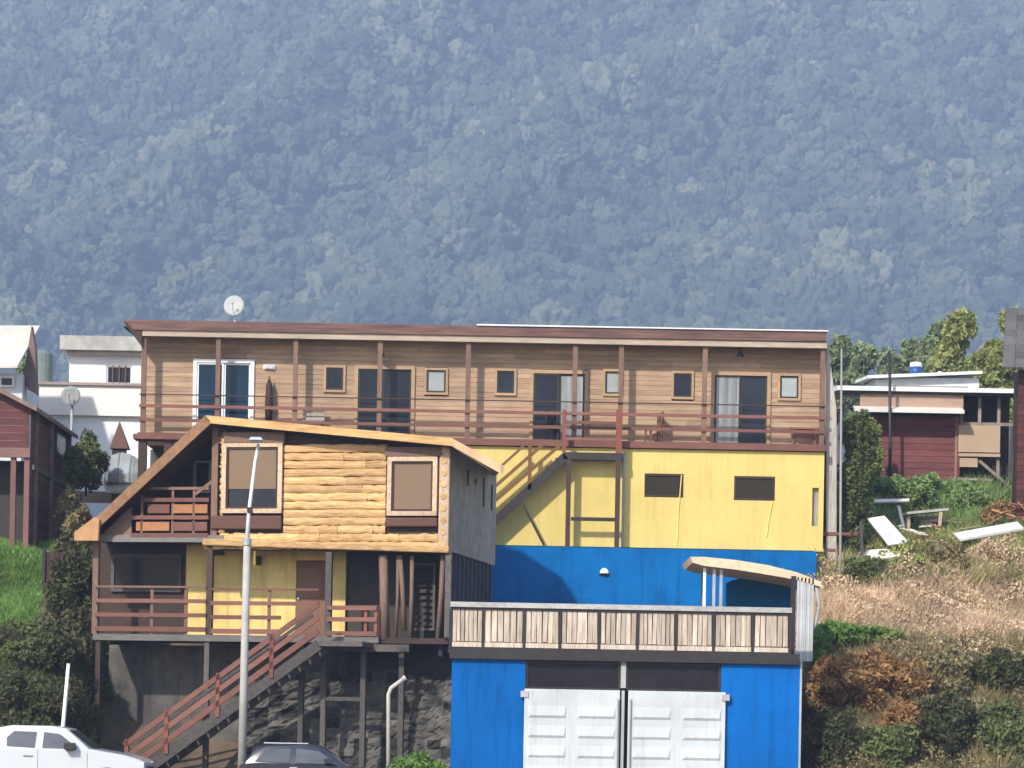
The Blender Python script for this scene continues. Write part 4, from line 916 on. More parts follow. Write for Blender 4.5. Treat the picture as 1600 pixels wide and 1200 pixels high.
g = Nf.rect(2, 590, 24, 606); w = MB().frame(g[0], g[1], YN-.28, YN-.2, g[2], g[3], .05).build('window', white, ch); MB().box(g[0]+.05, g[1]-.05, YN-.25, YN-.22, g[2]+.05, g[3]-.05).build('pane', glass_d, w)
zc_ = Nf.at(60, 560)[1]
ct = thing('water_tank_tower', 'narrow grey-green water tower between the cream and white houses', 'water tower', WORLD, 8, lev(100).at(66, 580)[0], 100)
x = lev(100).at(66, 580)[0]; z = lev(100).at(66, 547)[1]
MB().tube([(x, 100, z-2.2), (x, 100, z-.15), (x, 100, z)], [.33, .36, .1], 16).build('tank', M('tank_green', (.24, .29, .27), sc=3), ct)
for dx in (-.3, .3): MB().box(x+dx-.05, x+dx+.05, 99.9, 100.1, 8, z-2.19).build('leg', greywood, ct)
dish('satellite_dish', 'grey round satellite dish on a leaning mast in front of the white house', 111, 619, 88.0, .60, 9.2, .1, M('dish_grey', (.28, .28, .27), (.2, .2, .19), sc=4))
YT = 84.0
t = thing('boat', 'small boat under a pale grey tarpaulin beside the wooden house props', 'boat', WORLD, 7.6, lev(YT).at(196, 750)[0], YT)
x, z = lev(YT).at(193, 736)
bm = MB(); secs = []
for i, (dx, w_, top_) in enumerate(((-.55, .05, .25), (-.4, .35, .5), (-.1, .45, .62), (.25, .45, .55), (.5, .4, .35))):
    secs.append([(x+dx, YT-w_, z-.4), (x+dx, YT-w_*1.05, z-.05), (x+dx, YT, z-.05+top_), (x+dx, YT+w_*1.05, z-.05), (x+dx, YT+w_, z-.4)])
for a, c in zip(secs[:-1], secs[1:]): bm.loft(a, c)
bm.build('tarpaulin', tarp_m, t, bevel=.05)
hl = MB(); hl.loft([(x-.45, YT-.2, z-.65), (x+.5, YT-.3, z-.65), (x+.5, YT+.3, z-.65), (x-.45, YT+.2, z-.65)], [(x-.6, YT-.05, z-.39), (x+.52, YT-.42, z-.39), (x+.52, YT+.42, z-.39), (x-.6, YT+.05, z-.39)]); hl.build('hull', white, t)
YT = 86.0; t = thing('spruce_cone_roof', 'small brown pointed roof of a hut in front of the white wall', 'hut', WORLD, 8, lev(YT).at(187, 700)[0], YT)
x, z = lev(YT).at(187, 659); x2, z2 = lev(YT).at(187, 702)
MB().loft([(x-.25, YT-.25, z2), (x+.3, YT-.25, z2), (x+.3, YT+.25, z2), (x-.25, YT+.25, z2)], [(x-.01, YT-.01, z), (x+.01, YT-.01, z), (x+.01, YT+.01, z), (x-.01, YT+.01, z)]).build('roof', M('brown_shingle', (.13, .06, .045), sc=4), t)
MB().box(x-.18, x+.2, YT-.18, YT+.18, 7.5, z2).build('wall', darkwood, t)
t.name = 'small_hut'

# ============================================================ RIGHT : sheds
YX = 88.0; Xf = lev(YX)
ms = thing('maroon_shed', 'maroon boarded shed under a pale sheet-metal awning at the right', 'shed', WORLD, 8.8, Xf.at(1430, 740)[0], YX)
r = Xf.rect(1360, 650, 1500, 752)
b = MB(); boards(b, r[0], r[1], YX, r[2], r[3], .19); b.build('board_wall', M('maroon_cladding', (.21, .065, .06), (.13, .042, .04), sc=1.6, st=(1, 4, 5), tint=.22), ms)
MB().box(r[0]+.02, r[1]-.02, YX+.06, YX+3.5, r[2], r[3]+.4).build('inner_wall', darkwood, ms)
MB().box(r[1]-.16, r[1]-.08, YX-.03, YX-.001, r[2], r[3]).build('corner_strip', M('pink_strip', (.3, .16, .12), sc=3), ms)
q = Xf.rect(1342, 618, 1503, 638); MB().box(q[0], q[1], YX-.3, YX-.25, q[2]-.0, q[3]).build('upper_band', M('tan_band', (.52, .36, .26), (.42, .28, .2), sc=2, st=H_), ms)
q = Xf.rect(1331, 638, 1501, 649); MB().loft([(q[0], YX-.75, q[2]), (q[1], YX-.75, q[2]), (q[1], YX-.25, q[3]-.02), (q[0], YX-.25, q[3]-.02)], [(q[0], YX-.75, q[2]+.1), (q[1], YX-.75, q[2]+.1), (q[1], YX-.25, q[3]+.02), (q[0], YX-.25, q[3]+.02)]).build('awning', cream, ms)
q = Xf.rect(1306, 607, 1594, 615); MB().loft([(q[0], YX-.5, q[2]), (q[1], YX-.5, q[2]), (q[1], YX+4, q[2]+.3), (q[0], YX+4, q[2]+.3)], [(q[0], YX-.5, q[3]-.02), (q[1], YX-.5, q[3]-.02), (q[1], YX+4, q[3]+.4), (q[0], YX+4, q[3]+.4)]).build('long_roof', white, ms)
MB().box(q[0]+.2, q[1], YX-.4, YX+.0, q[2]-.07, q[2]-.003).build('gutter', blackpaint, ms)
osd = thing('open_shed', 'half-open dark shed with bare window grid and one beige panel', 'shed', WORLD, 8.8, Xf.at(1550, 750)[0], YX+.2)
q = Xf.rect(1502, 606, 1592, 780); MB().box(q[0], q[1], YX+1.8, YX+1.9, q[2], q[3]).build('back_wall', interior, osd)
gm = M('pale_timber', (.36, .29, .24), (.22, .17, .14), sc=4)
for px in (1503, 1531, 1561, 1591):
    x = Xf.at(px, 640)[0]; MB().box(x-.045, x+.045, YX, YX+.08, Xf.at(px, 664 if px in (1503, 1531) else 775)[1], Xf.at(px, 618)[1]).build('stud', gm, osd)
z = Xf.at(1550, 663)[1]; MB().box(Xf.at(1500, 663)[0], Xf.at(1592, 663)[0], YX-.02, YX-.001, z-.05, z+.05).build('girt', gm, osd)
q = Xf.rect(1497, 665, 1562, 707); MB().box(q[0], q[1], YX-.08, YX-.03, q[2], q[3]).build('beige_panel', tan, osd)
q = Xf.rect(1497, 709, 1562, 714); MB().box(q[0], q[1], YX-.12, YX-.03, q[2], q[3]).build('panel_ledge', tan, osd)
q = Xf.rect(1499, 716, 1527, 730); MB().box(q[0], q[1], YX-.07, YX-.03, q[2], q[3]).build('lower_panel', tan, osd)
MB().bar(lp(1530, 720, YX-.3), lp(1602, 782, YX-.3), .07, .09).build('diagonal_prop', gm, osd)
MB().bar(lp(1495, 748, YX-.3), lp(1552, 750, YX-.3), .07, .07).build('sill', gm, osd)
for px in (1498, 1548): MB().bar(lp(px, 750, YX-.3), lp(px, 790, YX-.3), .06).build('short_post', gm, osd)
YV = 95.0; Vf = lev(YV); q = Vf.rect(1368, 590, 1532, 612)
wb = thing('white_outbuilding', 'low white building with a thin roof edge rising behind the sheds', 'building', WORLD, 9, (q[0]+q[1])/2, YV)
MB().box(q[0], q[1]-.05, YV, YV+3, q[2]-1.5, q[3]).build('wall', white, wb)
a, c = Vf.at(1354, 590), Vf.at(1533, 583)
MB().loft([(a[0], YV-.3, a[1]-.06), (c[0], YV-.3, c[1]-.06), (c[0], YV+3.2, c[1]+.2), (a[0], YV+3.2, a[1]+.2)], [(a[0], YV-.3, a[1]+.04), (c[0], YV-.3, c[1]+.04), (c[0], YV+3.2, c[1]+.3), (a[0], YV+3.2, a[1]+.3)]).build('roof', white, wb)
MB().box(q[0]+.6, q[1]-.4, YV-.03, YV-.001, q[3]-.32, q[3]-.27).build('shadow_strip', cement, wb)  # raised grey strip painted on as a shadow line below the roof
x, z = lev(96).at(1431, 586); t = thing('water_tank', 'small blue water tank with a cream lid on the white roof', 'tank', WORLD, z, x, 96)
MB().tube([(x, 96, z-.05), (x, 96, z+.26)], .19, 16).build('tank', bluep, t, smooth=True); MB().tube([(x, 96, z+.261), (x, 96, z+.40), (x, 96, z+.43)], [.21, .19, .08], 16).build('lid', cream, t, smooth=True)
x, z = lev(96).at(1468, 590); t = thing('roof_vent', 'stubby white vent cap on the white outbuilding roof', 'vent', WORLD, z, x, 96)
MB().tube([(x, 96, z-.1), (x, 96, z+.12)], .07, 10).build('pipe', white, t); MB().tube([(x, 96, z+.12), (x, 96, z+.2)], [.14, .05], 12).build('cap', white, t)
YQ = 84.0; Qf = lev(YQ)
rh = thing('shingled_house', 'dark red house with a grey shingled roof cut off by the right edge', 'house', WORLD, 8, Qf.at(1620, 780)[0], YQ)
b = MB(); q0 = Qf.at(1590, 680)[0]; z0 = Qf.at(1595, 790)[1]; z1 = Qf.at(1595, 578)[1]; boards(b, q0, q0+4, YQ, z0-1, z1, .18); b.build('board_wall', maroon, rh)
MB().box(q0+.02, q0+3.9, YQ+.06, YQ+.9, z0-1, z1).build('inner_wall', darkwood, rh)
p = [Qf.at(*a) for a in ((1564, 577), (1566, 560), (1572, 520), (1578, 500), (1583, 474))]
top_ = Qf.at(1583, 474); lo = Qf.at(1563, 577)
b = MB(); n = 8
for i in range(n):
    f0, f1 = i/n, (i+1)/n
    xa_ = lo[0]+(top_[0]-lo[0])*f0; za_ = lo[1]+(top_[1]-lo[1])*f0; zb_ = lo[1]+(top_[1]-lo[1])*f1
    ya, yb_ = YQ-.5+1.6*f0, YQ-.5+1.6*f1
    for j in range(14):
        xx = xa_+j*.35; b.loft([(xx, ya-.03, za_), (xx+.33, ya-.03, za_), (xx+.33, ya+.03, za_), (xx, ya+.03, za_)], [(xx, yb_-.01, zb_+.04), (xx+.33, yb_-.01, zb_+.04), (xx+.33, yb_+.05, zb_+.04), (xx, yb_+.05, zb_+.04)])
b.build('roof', shingle, rh)
# poles
def pole(name, label, a, c, Y, r0, m_, cat='pole', extra=None, r1=None):
    p, q = lp(*a, Y), lp(*c, Y); zb = float(zt(q[0], Y)) if True else q[2]
    dz = (q[2]-zb); 
    base = (q[0], Y, min(zb, q[2])-.05)
    o = MB().tube([base, q, p], [r0, r0, r1 or r0*.8], 10).build(name, m_, smooth=True)
    V = Vector(base); 
    for v in o.data.vertices: v.co -= V
    o.location = V; tag(o, label, cat); return o
pole('utility_pole', 'dark thin utility pole rising between the sheds and trees', (1390, 548), (1391, 700), 87.2, .05, blackpaint)
pole('steel_pole', 'thin pale pole beside the right corner of the yellow building', (1315, 545), (1313, 862), 79.6, .035, M('pale_pole', (.40, .38, .33), sc=3))
pole('white_post', 'slender white post leaning behind the white pickup', (107, 1037), (98, 1140), 69.2, .05, white)
t = thing('vent_pipe', 'cream pipe with a bent top standing left of the blue garage', 'pipe', WORLD, 0, lev(68.9).at(607, 1150)[0], 68.9)
pp = [lp(607, 1240, 68.9), lp(607, 1085, 68.9), lp(611, 1075, 68.9), lp(630, 1061, 68.9)]; pp[0] = (pp[0][0], 68.9, 0)
MB().tube(pp, .05, 10).build('pipe', M('cream_pipe', (.50, .46, .38), sc=4), t, smooth=True)
MB().tube([pp[3], (pp[3][0]+.06, 68.9, pp[3][2]+.04)], .065, 10).build('cap', greywhite, t)

# street lamp
YP = 66.3; lx, lz = lev(YP).at(382, 1000); t = thing('street_lamp', 'tall concrete lamp post with a slim white upper arm and flat lamp head', 'street lamp', WORLD, 0.13, lev(YP).at(378, 1200)[0], YP)
b0 = lp(378, 1205, YP); b1 = lp(386, 850, YP)
MB().tube([(b0[0]-.005, YP, .13), b1], [.10, .078], 14).build('post', M('lamp_concrete', (.50, .47, .42), (.38, .355, .32), sc=3), t, smooth=True)
MB().tube([lp(386, 850, YP), lp(389, 800, YP), lp(399, 720, YP), lp(404, 694, YP)], [.055, .045, .04, .035], 10).build('arm', white, t, smooth=True)
c = lp(403, 690, YP)
MB().loft([(c[0]-.16, YP-.6, c[2]-.02), (c[0]+.16, YP-.6, c[2]-.02), (c[0]+.13, YP+.15, c[2]-.02), (c[0]-.13, YP+.15, c[2]-.02)], [(c[0]-.12, YP-.55, c[2]+.05), (c[0]+.12, YP-.55, c[2]+.05), (c[0]+.1, YP+.1, c[2]+.07), (c[0]-.1, YP+.1, c[2]+.07)]).build('lamp_head', M('pale_blue_head', (.55, .66, .74), rough=.3, sc=2), t, bevel=.015)
MB().box(c[0]-.1, c[0]+.1, YP-.5, YP-.1, c[2]-.045, c[2]-.021).build('lens', lens_m, t)
MB().tube([lp(386, 852, YP), lp(386, 842, YP)], .10, 12).build('collar', zinc, t)
for py in (794, 798): pass
x, z = lev(YP).at(390, 797); MB().box(x-.05, x+.07, YP-.08, YP+.08, z-.06, z+.06).build('clamp', blackpaint, t)

# ============================================================ VEHICLES (built nose to +x)
def vehicle(kind, label, cat, nose_px, Y, prof, cabin, Wd, paint, wheels, wr, extras, zs=1.0):
    nx = lev(Y).at(nose_px, 1180)[0]; fr = Fr(nx, Y)
    r = thing(kind, label, cat, WORLD, -0.10, nx-2, Y)
    y0, y1 = Y, Y+Wd
    f = lambda x, y, z: (nx+x, Y+y, z*zs-.10)
    b = MB(); P_ = prof
    ins = .07
    b2 = [(x*1.0, z) for x, z in P_]
    # body: side profile with rounded flanks (inset outer sections)
    secs = []
    cx = sum(x for x, z in P_)/len(P_); czm = .62
    for yy, k_ in ((0, .93), (.05, .975), (.16, 1.0), (Wd-.16, 1.0), (Wd-.05, .975), (Wd, .93)):
        secs.append([f((x-cx)*(.985+.015*(k_-.93)/.07)+cx, yy, czm+(z-czm)*k_) for x, z in P_])
    n = len(P_)
    for a, c in zip(secs[:-1], secs[1:]):
        b.add(a+c, [(i, (i+1) % n, (i+1) % n+n, i+n) for i in range(n)], .5)
    b.add(secs[0], [tuple(range(n))], .5); b.add(secs[-1], [tuple(range(n))], .5)
    body = b.build('body', paint, r, bevel=.015, smooth=True)
    # cabin: belt and roof outlines, (x, z) per side profile with tumblehome
    belt, roof = cabin; ti = .17
    m = len(belt)
    lo_ = [f(x, .04, z) for x, z in belt]; 
    outl = belt+roof[::-1]
    cb = MB()
    def sec(yy, inset): return [f(x, yy+(0 if i < m else inset), z) for i, (x, z) in enumerate(outl)]
    A1 = [f(x, .04, z) for x, z in belt]+[f(x, .04+ti, z) for x, z in roof[::-1]]
    A2 = [f(x, Wd-.04, z) for x, z in belt]+[f(x, Wd-.04-ti, z) for x, z in roof[::-1]]
    cb.loft(A1, A2, .5); cab = cb.build('cab', paint, r, bevel=.05, smooth=True)
    def flank(poly, name, mt, par, off=.012):
        # polygon on the tilted flank near the viewer
        zb_, zt__ = belt[0][1], max(z for x, z in roof)
        vs = []
        for x, z in poly:
            yy = .04+ti*(z-zb_)/(zt__-zb_); vs.append((x, yy, z))
        b_ = MB(); b_.loft([f(x, y-off, z) for x, y, z in vs], [f(x, y+.01, z) for x, y, z in vs]); o_ = b_.build(name, mt, par)
        b_ = MB(); b_.loft([f(x, Wd-y+off, z) for x, y, z in vs], [f(x, Wd-y-.01, z) for x, y, z in vs]); b_.build(name, mt, par)
    for poly in extras['side_windows']: flank(poly, 'side_window', car_glass, r)
    ws = extras['windscreen']; b_ = MB(); (xa_, za_), (xb_, zb_) = ws; e = .012
    b_.loft([f(xa_+e, .16, za_), f(xa_+e, Wd-.16, za_), f(xb_+e, Wd-.26, zb_), f(xb_+e, .26, zb_)], [f(xa_-.03, .16, za_), f(xa_-.03, Wd-.16, za_), f(xb_-.03, Wd-.26, zb_), f(xb_-.03, .26, zb_)]); b_.build('windscreen', car_glass, r)
    for wx in wheels:
        for yy in (.0, Wd-.22):
            c = f(wx, yy, wr); t_ = MB().tube([(c[0], c[1]+.0, wr-.10), (c[0], c[1]+.02, wr-.10), (c[0], c[1]+.2, wr-.10), (c[0], c[1]+.22, wr-.10)], [wr*.93, wr, wr, wr*.93], 28).build('wheel', tyre_m, r, smooth=False)
            s_ = -.012 if yy == 0 else .232
            rb = MB(); rb.tube([(c[0], c[1]+s_, wr-.10), (c[0], c[1]+s_+(.01 if s_ < 0 else -.01), wr-.10)], wr*.62, 24); rb.build('rim', rim_m, t_)
            if yy == 0:
                ar = MB(); pts = [(c[0]+wr*1.16*math.cos(a), Y-.005, wr-.10+wr*1.16*math.sin(a)) for a in np.linspace(-.2, math.pi+.2, 15)]; ar.tube(pts, .03, 6); ar.build('wheel_arch', blackpaint, r)
    for nm, mt, bx in extras['boxes']:
        x0_, x1__, y0_, y1_, z0_, z1_ = bx; a = f(x0_, y0_, z0_); c = f(x1__, y1_, z1_)
        MB().box(a[0], c[0], a[1], c[1], a[2], c[2]).build(nm, mt, r, bevel=.012)
    return r
vehicle('pickup_truck', 'white double-cab pickup parked on the street at the lower left', 'pickup', 238, 62.2,
        [(-5.2, .55), (-4.6, .42), (-.6, .36), (-.2, .42), (-.14, .62), (-.16, .98), (-.26, 1.08), (-.6, 1.18), (-1.32, 1.30), (-2.0, 1.29), (-3.5, 1.29), (-5.15, 1.30)],
        ([(-3.52, 1.20), (-1.25, 1.20)], [(-3.35, 1.74), (-3.05, 1.80), (-2.2, 1.80), (-1.88, 1.75)]), 1.82, carwhite, (-.95, -4.05), .38,
        dict(side_windows=[[(-3.12, 1.33), (-2.52, 1.30), (-2.50, 1.66), (-2.98, 1.67), (-3.14, 1.52)], [(-2.36, 1.30), (-1.62, 1.29), (-1.66, 1.36), (-2.0, 1.62), (-2.34, 1.66)]],
             windscreen=((-1.27, 1.27), (-1.83, 1.71)),
             boxes=[('mirror', blackpaint, (-1.86, -1.64, -.2, .06, 1.27, 1.43)), ('door_handle', cement, (-2.75, -2.55, -.02, .03, 1.10, 1.14)), ('door_handle', cement, (-3.5, -3.3, -.02, .03, 1.10, 1.14)),
                    ('headlight', lens_m, (-.50, -.17, .005, .32, .90, 1.03)), ('headlight', lens_m, (-.50, -.17, 1.5, 1.81, .90, 1.03)), ('grille', blackpaint, (-.26, -.135, .45, 1.37, .6, .92)),
                    ('tail_light', redlens, (-5.2, -5.1, .0, .14, .9, 1.2)), ('bumper', carwhite, (-.3, -.08, .1, 1.72, .4, .56)),
                    ('door_seam', blackpaint, (-2.445, -2.435, -.004, .05, .5, 1.27)), ('door_seam', blackpaint, (-3.41, -3.40, -.004, .05, .5, 1.27)), ('door_seam', blackpaint, (-1.39, -1.38, -.004, .05, .5, 1.2))]), zs=.95)
vehicle('hatchback', 'small dark hatchback parked behind the concrete lamp post', 'car', 607, 65.0,
        [(-3.35, .5), (-3.0, .3), (-.4, .25), (-.03, .35), (0, .6), (-.12, .8), (-.7, .92), (-1.0, .95), (-2.9, .98), (-3.3, .95), (-3.36, .7)],
        ([(-3.28, .90), (-.85, .88)], [(-3.0, 1.28), (-2.7, 1.38), (-1.9, 1.42), (-1.55, 1.36)]), 1.6, cardark, (-.65, -2.75), .29,
        dict(side_windows=[[(-2.98, 1.0), (-2.2, .98), (-2.18, 1.30), (-2.75, 1.28)], [(-2.08, .98), (-1.15, .97), (-1.55, 1.25), (-2.06, 1.31)]],
             windscreen=((-.88, .92), (-1.53, 1.34)),
             boxes=[('mirror', cardark, (-1.42, -1.25, -.15, .06, .98, 1.1)), ('door_handle', zinc, (-2.2, -2.02, -.015, .03, .86, .89)), ('headlight', lens_m, (-.35, -.02, .02, .3, .6, .76)),
                    ('headlight', lens_m, (-.35, -.02, 1.3, 1.58, .6, .76)), ('tail_light', redlens, (-3.34, -3.26, .1, .24, .74, .9)), ('roof_rail', zinc, (-2.8, -1.8, .2, .23, 1.40, 1.43))]))

# ============================================================ VEGETATION
def gp(px, Y, py=None): 
    x = ray(px, py or 900)[0]*Y; return x, Y, float(zt(x, Y))
def blob(px0, py0, px1, py1, Y, dep=None):
    f = lev(Y); x0_, x1__, z0_, z1_ = f.rect(px0, py0, px1, py1); rx = (x1__-x0_)/2; rz = (z1_-z0_)/2
    return ((x0_+x1__)/2, Y, (z0_+z1_)/2), (rx, dep or rx, rz)
# trees behind, right
def tree(label, px, pytop, Y, wpx, mat, n, size, group, lobes=6):
    f = lev(Y); x = f.at(px, pytop)[0]; zt_ = f.at(px, pytop)[1]; w = wpx/FPX*Y/2; zg = 9.3
    bl = []
    hgt = min(zt_-zg, w*3.4)
    for i in range(lobes):
        fr_ = (i+.5)/lobes; ww = w*(.95-.6*abs(fr_-.35)*1.3)
        a = rnd.uniform(0, 6.28); rr = max(.35, ww*rnd.uniform(.45, .7))
        bl.append(((x+math.cos(a)*ww*.5, Y+math.sin(a)*ww*.5, zt_-hgt*(1-fr_)*.85-rr*.4), (rr, rr, rr*rnd.uniform(.8, 1.25))))
    bl.append(((x, Y, zt_-w*.5), (w*.42, w*.42, w*.55)))
    r = thing('tree', label, 'tree', WORLD, zg, x, Y, group)
    P_, T_ = [], []
    for c, rr in bl:
        p, t_ = clump_points(c, rr, n//len(bl), .42); P_.append(p); T_.append(t_)
    p = np.concatenate(P_); t_ = np.concatenate(T_)
    npmesh('crown', leaf_quads(p, size, t_), 4, t_, mat, r)
    b = MB(); b.tube([(x, Y, zg-.3), (x+.1, Y, (zg+zt_)/2), (x, Y, zt_-w*.4)], [w*.09, w*.06, .02], 8)
    for c, rr in bl: b.tube([(x, Y, c[2]-rr[2]*1.2), tuple(c)], [w*.04, .015], 6)
    b.build('trunk', bark, r, smooth=True)
tree('yellow-green loose-crowned tree rising just left of the shingled roof', 1502, 490, 112, 96, leaf_yellow, 9000, .17, 'trees behind the sheds', 9)
tree('yellow-green tree partly hidden behind the shingled roof', 1580, 486, 113, 80, leaf_yellow, 8000, .17, 'trees behind the sheds', 9)
tree('dark bushy tree behind the left side of the yellow-green tree', 1472, 505, 125, 90, leaf_hazy, 7000, .19, 'trees behind the sheds', 8)
for i, (px, py, lb, mm_) in enumerate(((1312, 530, 'haze-pale green tree right beside the end of the long roof', leaf_hazy), (1352, 540, 'rounded haze-pale tree left of the dark utility pole', leaf_hazy), (1388, 548, 'dull green tree directly behind the dark utility pole', leaf_hazy),
                                 (1424, 538, 'hazy green tree above the blue water tank', leaf_hazy), (1455, 530, 'hazy tree between the water tank and the yellow-green tree', leaf_hazy), (1332, 560, 'low dark tree behind the left end of the white sheet roof', leaf_mid), (1402, 570, 'low dark tree above the white outbuilding', leaf_mid))):
    tree(lb, px, py, 138+4*i, 78, mm_, 5500, .24, 'trees behind the sheds', 7)
tree('grey-green tree behind the cream house at the far left', 45, 560, 120, 60, leaf_hazy, 3500, .22, None, 6)
tree('broad yellow-green tree filling the gap behind the low white building', 1548, 535, 108, 95, leaf_yellow, 9000, .17, 'trees behind the sheds', 9)
# column shrub by the building
shrub('conifer', 'tall narrow green conifer beside the right corner of the yellow building', 'conifer',
      [blob(1312, 770, 1362, 880, 81.3), blob(1310, 700, 1366, 810, 81.3), blob(1316, 648, 1370, 740, 81.3)], 9000, .09, leaf_mid, .05)
shrub('shrub', 'orange-tipped shrub against the left edge of the maroon shed', 'shrub', [blob(1352, 655, 1378, 700, 86.5), blob(1356, 690, 1380, 745, 86.5)], 1600, .09, leaf_yellow)
# green trailing shrubs before the shed
gs = [(1350, 742, 1420, 800, 'bright green shrub under the left half of the maroon shed'), (1410, 745, 1480, 805, 'bright green shrub under the middle of the maroon shed'), (1470, 750, 1545, 815, 'bright green shrub under the right end of the maroon shed'), (1440, 790, 1530, 838, 'spreading green shrub above the long white board')]
for a, b_, c, d_, lb in gs: shrub('shrub', lb, 'shrub', [blob(a, b_, c, d_, 86.3, .9), blob(a+8, b_+6, c-20, d_-4, 85.6, .6)], 4200, .10, hedge_m, group='green shrubs below the maroon shed', up=.2)
ds = [(1310, 868, 1390, 930, 80.2, leaf_mid, 'dark green shrub beside the blue wall corner below the ledge'), (1370, 850, 1450, 925, 80.6, leaf_yellow, 'dry yellowish shrub below the tilted white board'), (1440, 850, 1520, 935, 80.4, olive_m, 'straggly olive shrub below the long white board'), (1510, 835, 1605, 925, 80.8, dry_m, 'dry brown shrub at the right edge under the timber pile')]
for a, b_, c, d_, Y, m_, lb in ds: shrub('shrub', lb, 'shrub', [blob(a, b_, c, d_, Y, .8)], 3800, .09, m_, group='shrubs on the right bank')
shrub('shrub', 'vivid green broad-leaved shrub right of the grey canopy sheet', 'shrub', [blob(1268, 972, 1345, 1008, 74.6, .5), blob(1320, 980, 1412, 1010, 74.8, .5), blob(1262, 985, 1310, 1035, 74.2, .5)], 3600, .12, leaf_bright, up=.5)
for a, b_, c, d_, Y, m_, lb in ((1252, 1030, 1350, 1100, 72.4, fern_m, 'rusty brown fern clump against the blue garage wall'), (1310, 1022, 1450, 1125, 72.6, fern_m, 'rusty brown fern clump in the middle of the lower bank'), (1370, 1100, 1460, 1160, 71.2, fern_m, 'rusty fern clump low on the bank above the green leaves'),
                                (1430, 1020, 1530, 1100, 73.2, olive_m, 'olive green bush right of the rusty ferns'), (1515, 1020, 1620, 1110, 73.4, leaf_dark, 'dark green bush at the right edge halfway down the bank'), (1255, 1110, 1350, 1210, 70.4, leaf_dark, 'dark leafy bush beside the foot of the blue garage'),
                                (1340, 1130, 1440, 1220, 70.2, leaf_mid, 'mid green bush at the bottom of the bank'), (1430, 1090, 1530, 1200, 70.6, leaf_dark, 'dark tangled bush at the bottom right'), (1520, 1095, 1620, 1200, 70.8, leaf_mid, 'green bush in the lower right corner')):
    shrub('shrub', lb, 'shrub', [blob(a, b_, c, d_, Y, .8), blob(a+15, b_-6, c-25, d_-20, Y+.2, .6)], 4500, .10, m_, group='bushes on the lower right bank')
for a, b_, c, d_, Y, m_, lb in ((0, 995, 70, 1060, 73.0, leaf_mid, 'green bush just below the bright grass bank at the left edge'), (55, 985, 125, 1060, 73.2, leaf_dark, 'dark bush left of the porch corner post'), (-20, 1050, 60, 1135, 71.2, leaf_dark, 'dark bush behind the pickup cab'), (50, 1055, 135, 1135, 71.2, leaf_dark, 'dark bush around the slender white post'),
                                (105, 682, 165, 770, 82.5, leaf_mid, 'leafy shrub between the maroon house and the covered boat'), (70, 860, 140, 985, 76.0, leaf_dark, 'dark climbing shrub between the grass bank and the porch'), (104, 790, 140, 862, 78.6, olive_m, 'brownish shrub beside the low end of the gable roof'), (90, 760, 126, 840, 79.6, olive_m, 'dull shrub tight against the maroon house wall')):
    shrub('shrub', lb, 'shrub', [blob(a, b_, c, d_, Y, .7), blob(a+5, b_+8, c-12, d_-12, Y-.2, .5)], 3800, .09, m_, group='bushes left of the timber house')
shrub('shrub', 'small bright green bush at the foot of the blue garage corner', 'shrub', [blob(608, 1180, 692, 1245, 68.8, .5)], 2600, .08, leaf_bright, up=.4)
# grasses
def grass(name, label, cat, x0_, x1__, y0_, y1_, n, hgt, wid, mat, mask=None, lean=.5):
    X = NP.uniform(x0_, x1__, n); Y = NP.uniform(y0_, y1_, n)
    if mask is not None: k_ = mask(X, Y); X, Y = X[k_], Y[k_]
    n = len(X); Z = zt(X, Y)-.03; h_ = hgt*(.4+.9*NP.rand(n)); w = wid*(.6+.8*NP.rand(n)); a = NP.uniform(0, 6.28, n)
    patch = .5+.5*np.sin(X*1.7+np.sin(Y*2.1))*np.sin(Y*1.9+X*.6)
    h_ = h_*(.6+.8*patch)
    dx, dy = np.cos(a)*w, np.sin(a)*w; lx_, ly_ = NP.normal(size=n)*lean*h_, NP.normal(size=n)*lean*h_
    v = np.stack([np.stack([X-dx, Y-dy, Z], -1), np.stack([X+dx, Y+dy, Z], -1), np.stack([X+lx_, Y+ly_, Z+h_], -1)], 1).reshape(-1, 3)
    o = npmesh(name, v, 3, np.clip(.25*NP.rand(n)+.65*patch, 0, 1), mat); o['kind'] = 'stuff'; o['label'] = label; o['category'] = cat; return o
grass('dry_grass', 'matted pinkish dry grass on the right bank', 'grass', 7.2, 22, 74, 80.5, 60000, .34, .02, dry_m, lambda X, Y: NP.rand(len(X)) < .95)
grass('olive_weeds', 'olive and brown weeds on the lower right bank', 'weeds', 7.1, 20, 69, 75.5, 50000, .42, .025, olive_m)
grass('yellow_weeds', 'yellow green weeds on the upper right bank', 'weeds', 7.9, 22, 79.5, 83.6, 26000, .35, .025, leaf_yellow)
grass('green_weeds', 'fresh green weeds below the sheds', 'weeds', 8.5, 22, 83.2, 88, 30000, .4, .03, hedge_m)
grass('green_grass', 'bright green grass on the left bank', 'grass', -18, -12.35, 75.0, 78.6, 60000, .17, .022, grass_m)
grass('shade_weeds', 'dark weeds on the left bank above the street', 'weeds', -18, -10.6, 69, 74.6, 26000, .4, .025, leaf_dark)
grass('porch_weeds', 'sparse weeds on the stony bank under the porch', 'weeds', -10.6, -1.6, 69.6, 73.6, 5000, .25, .02, olive_m)

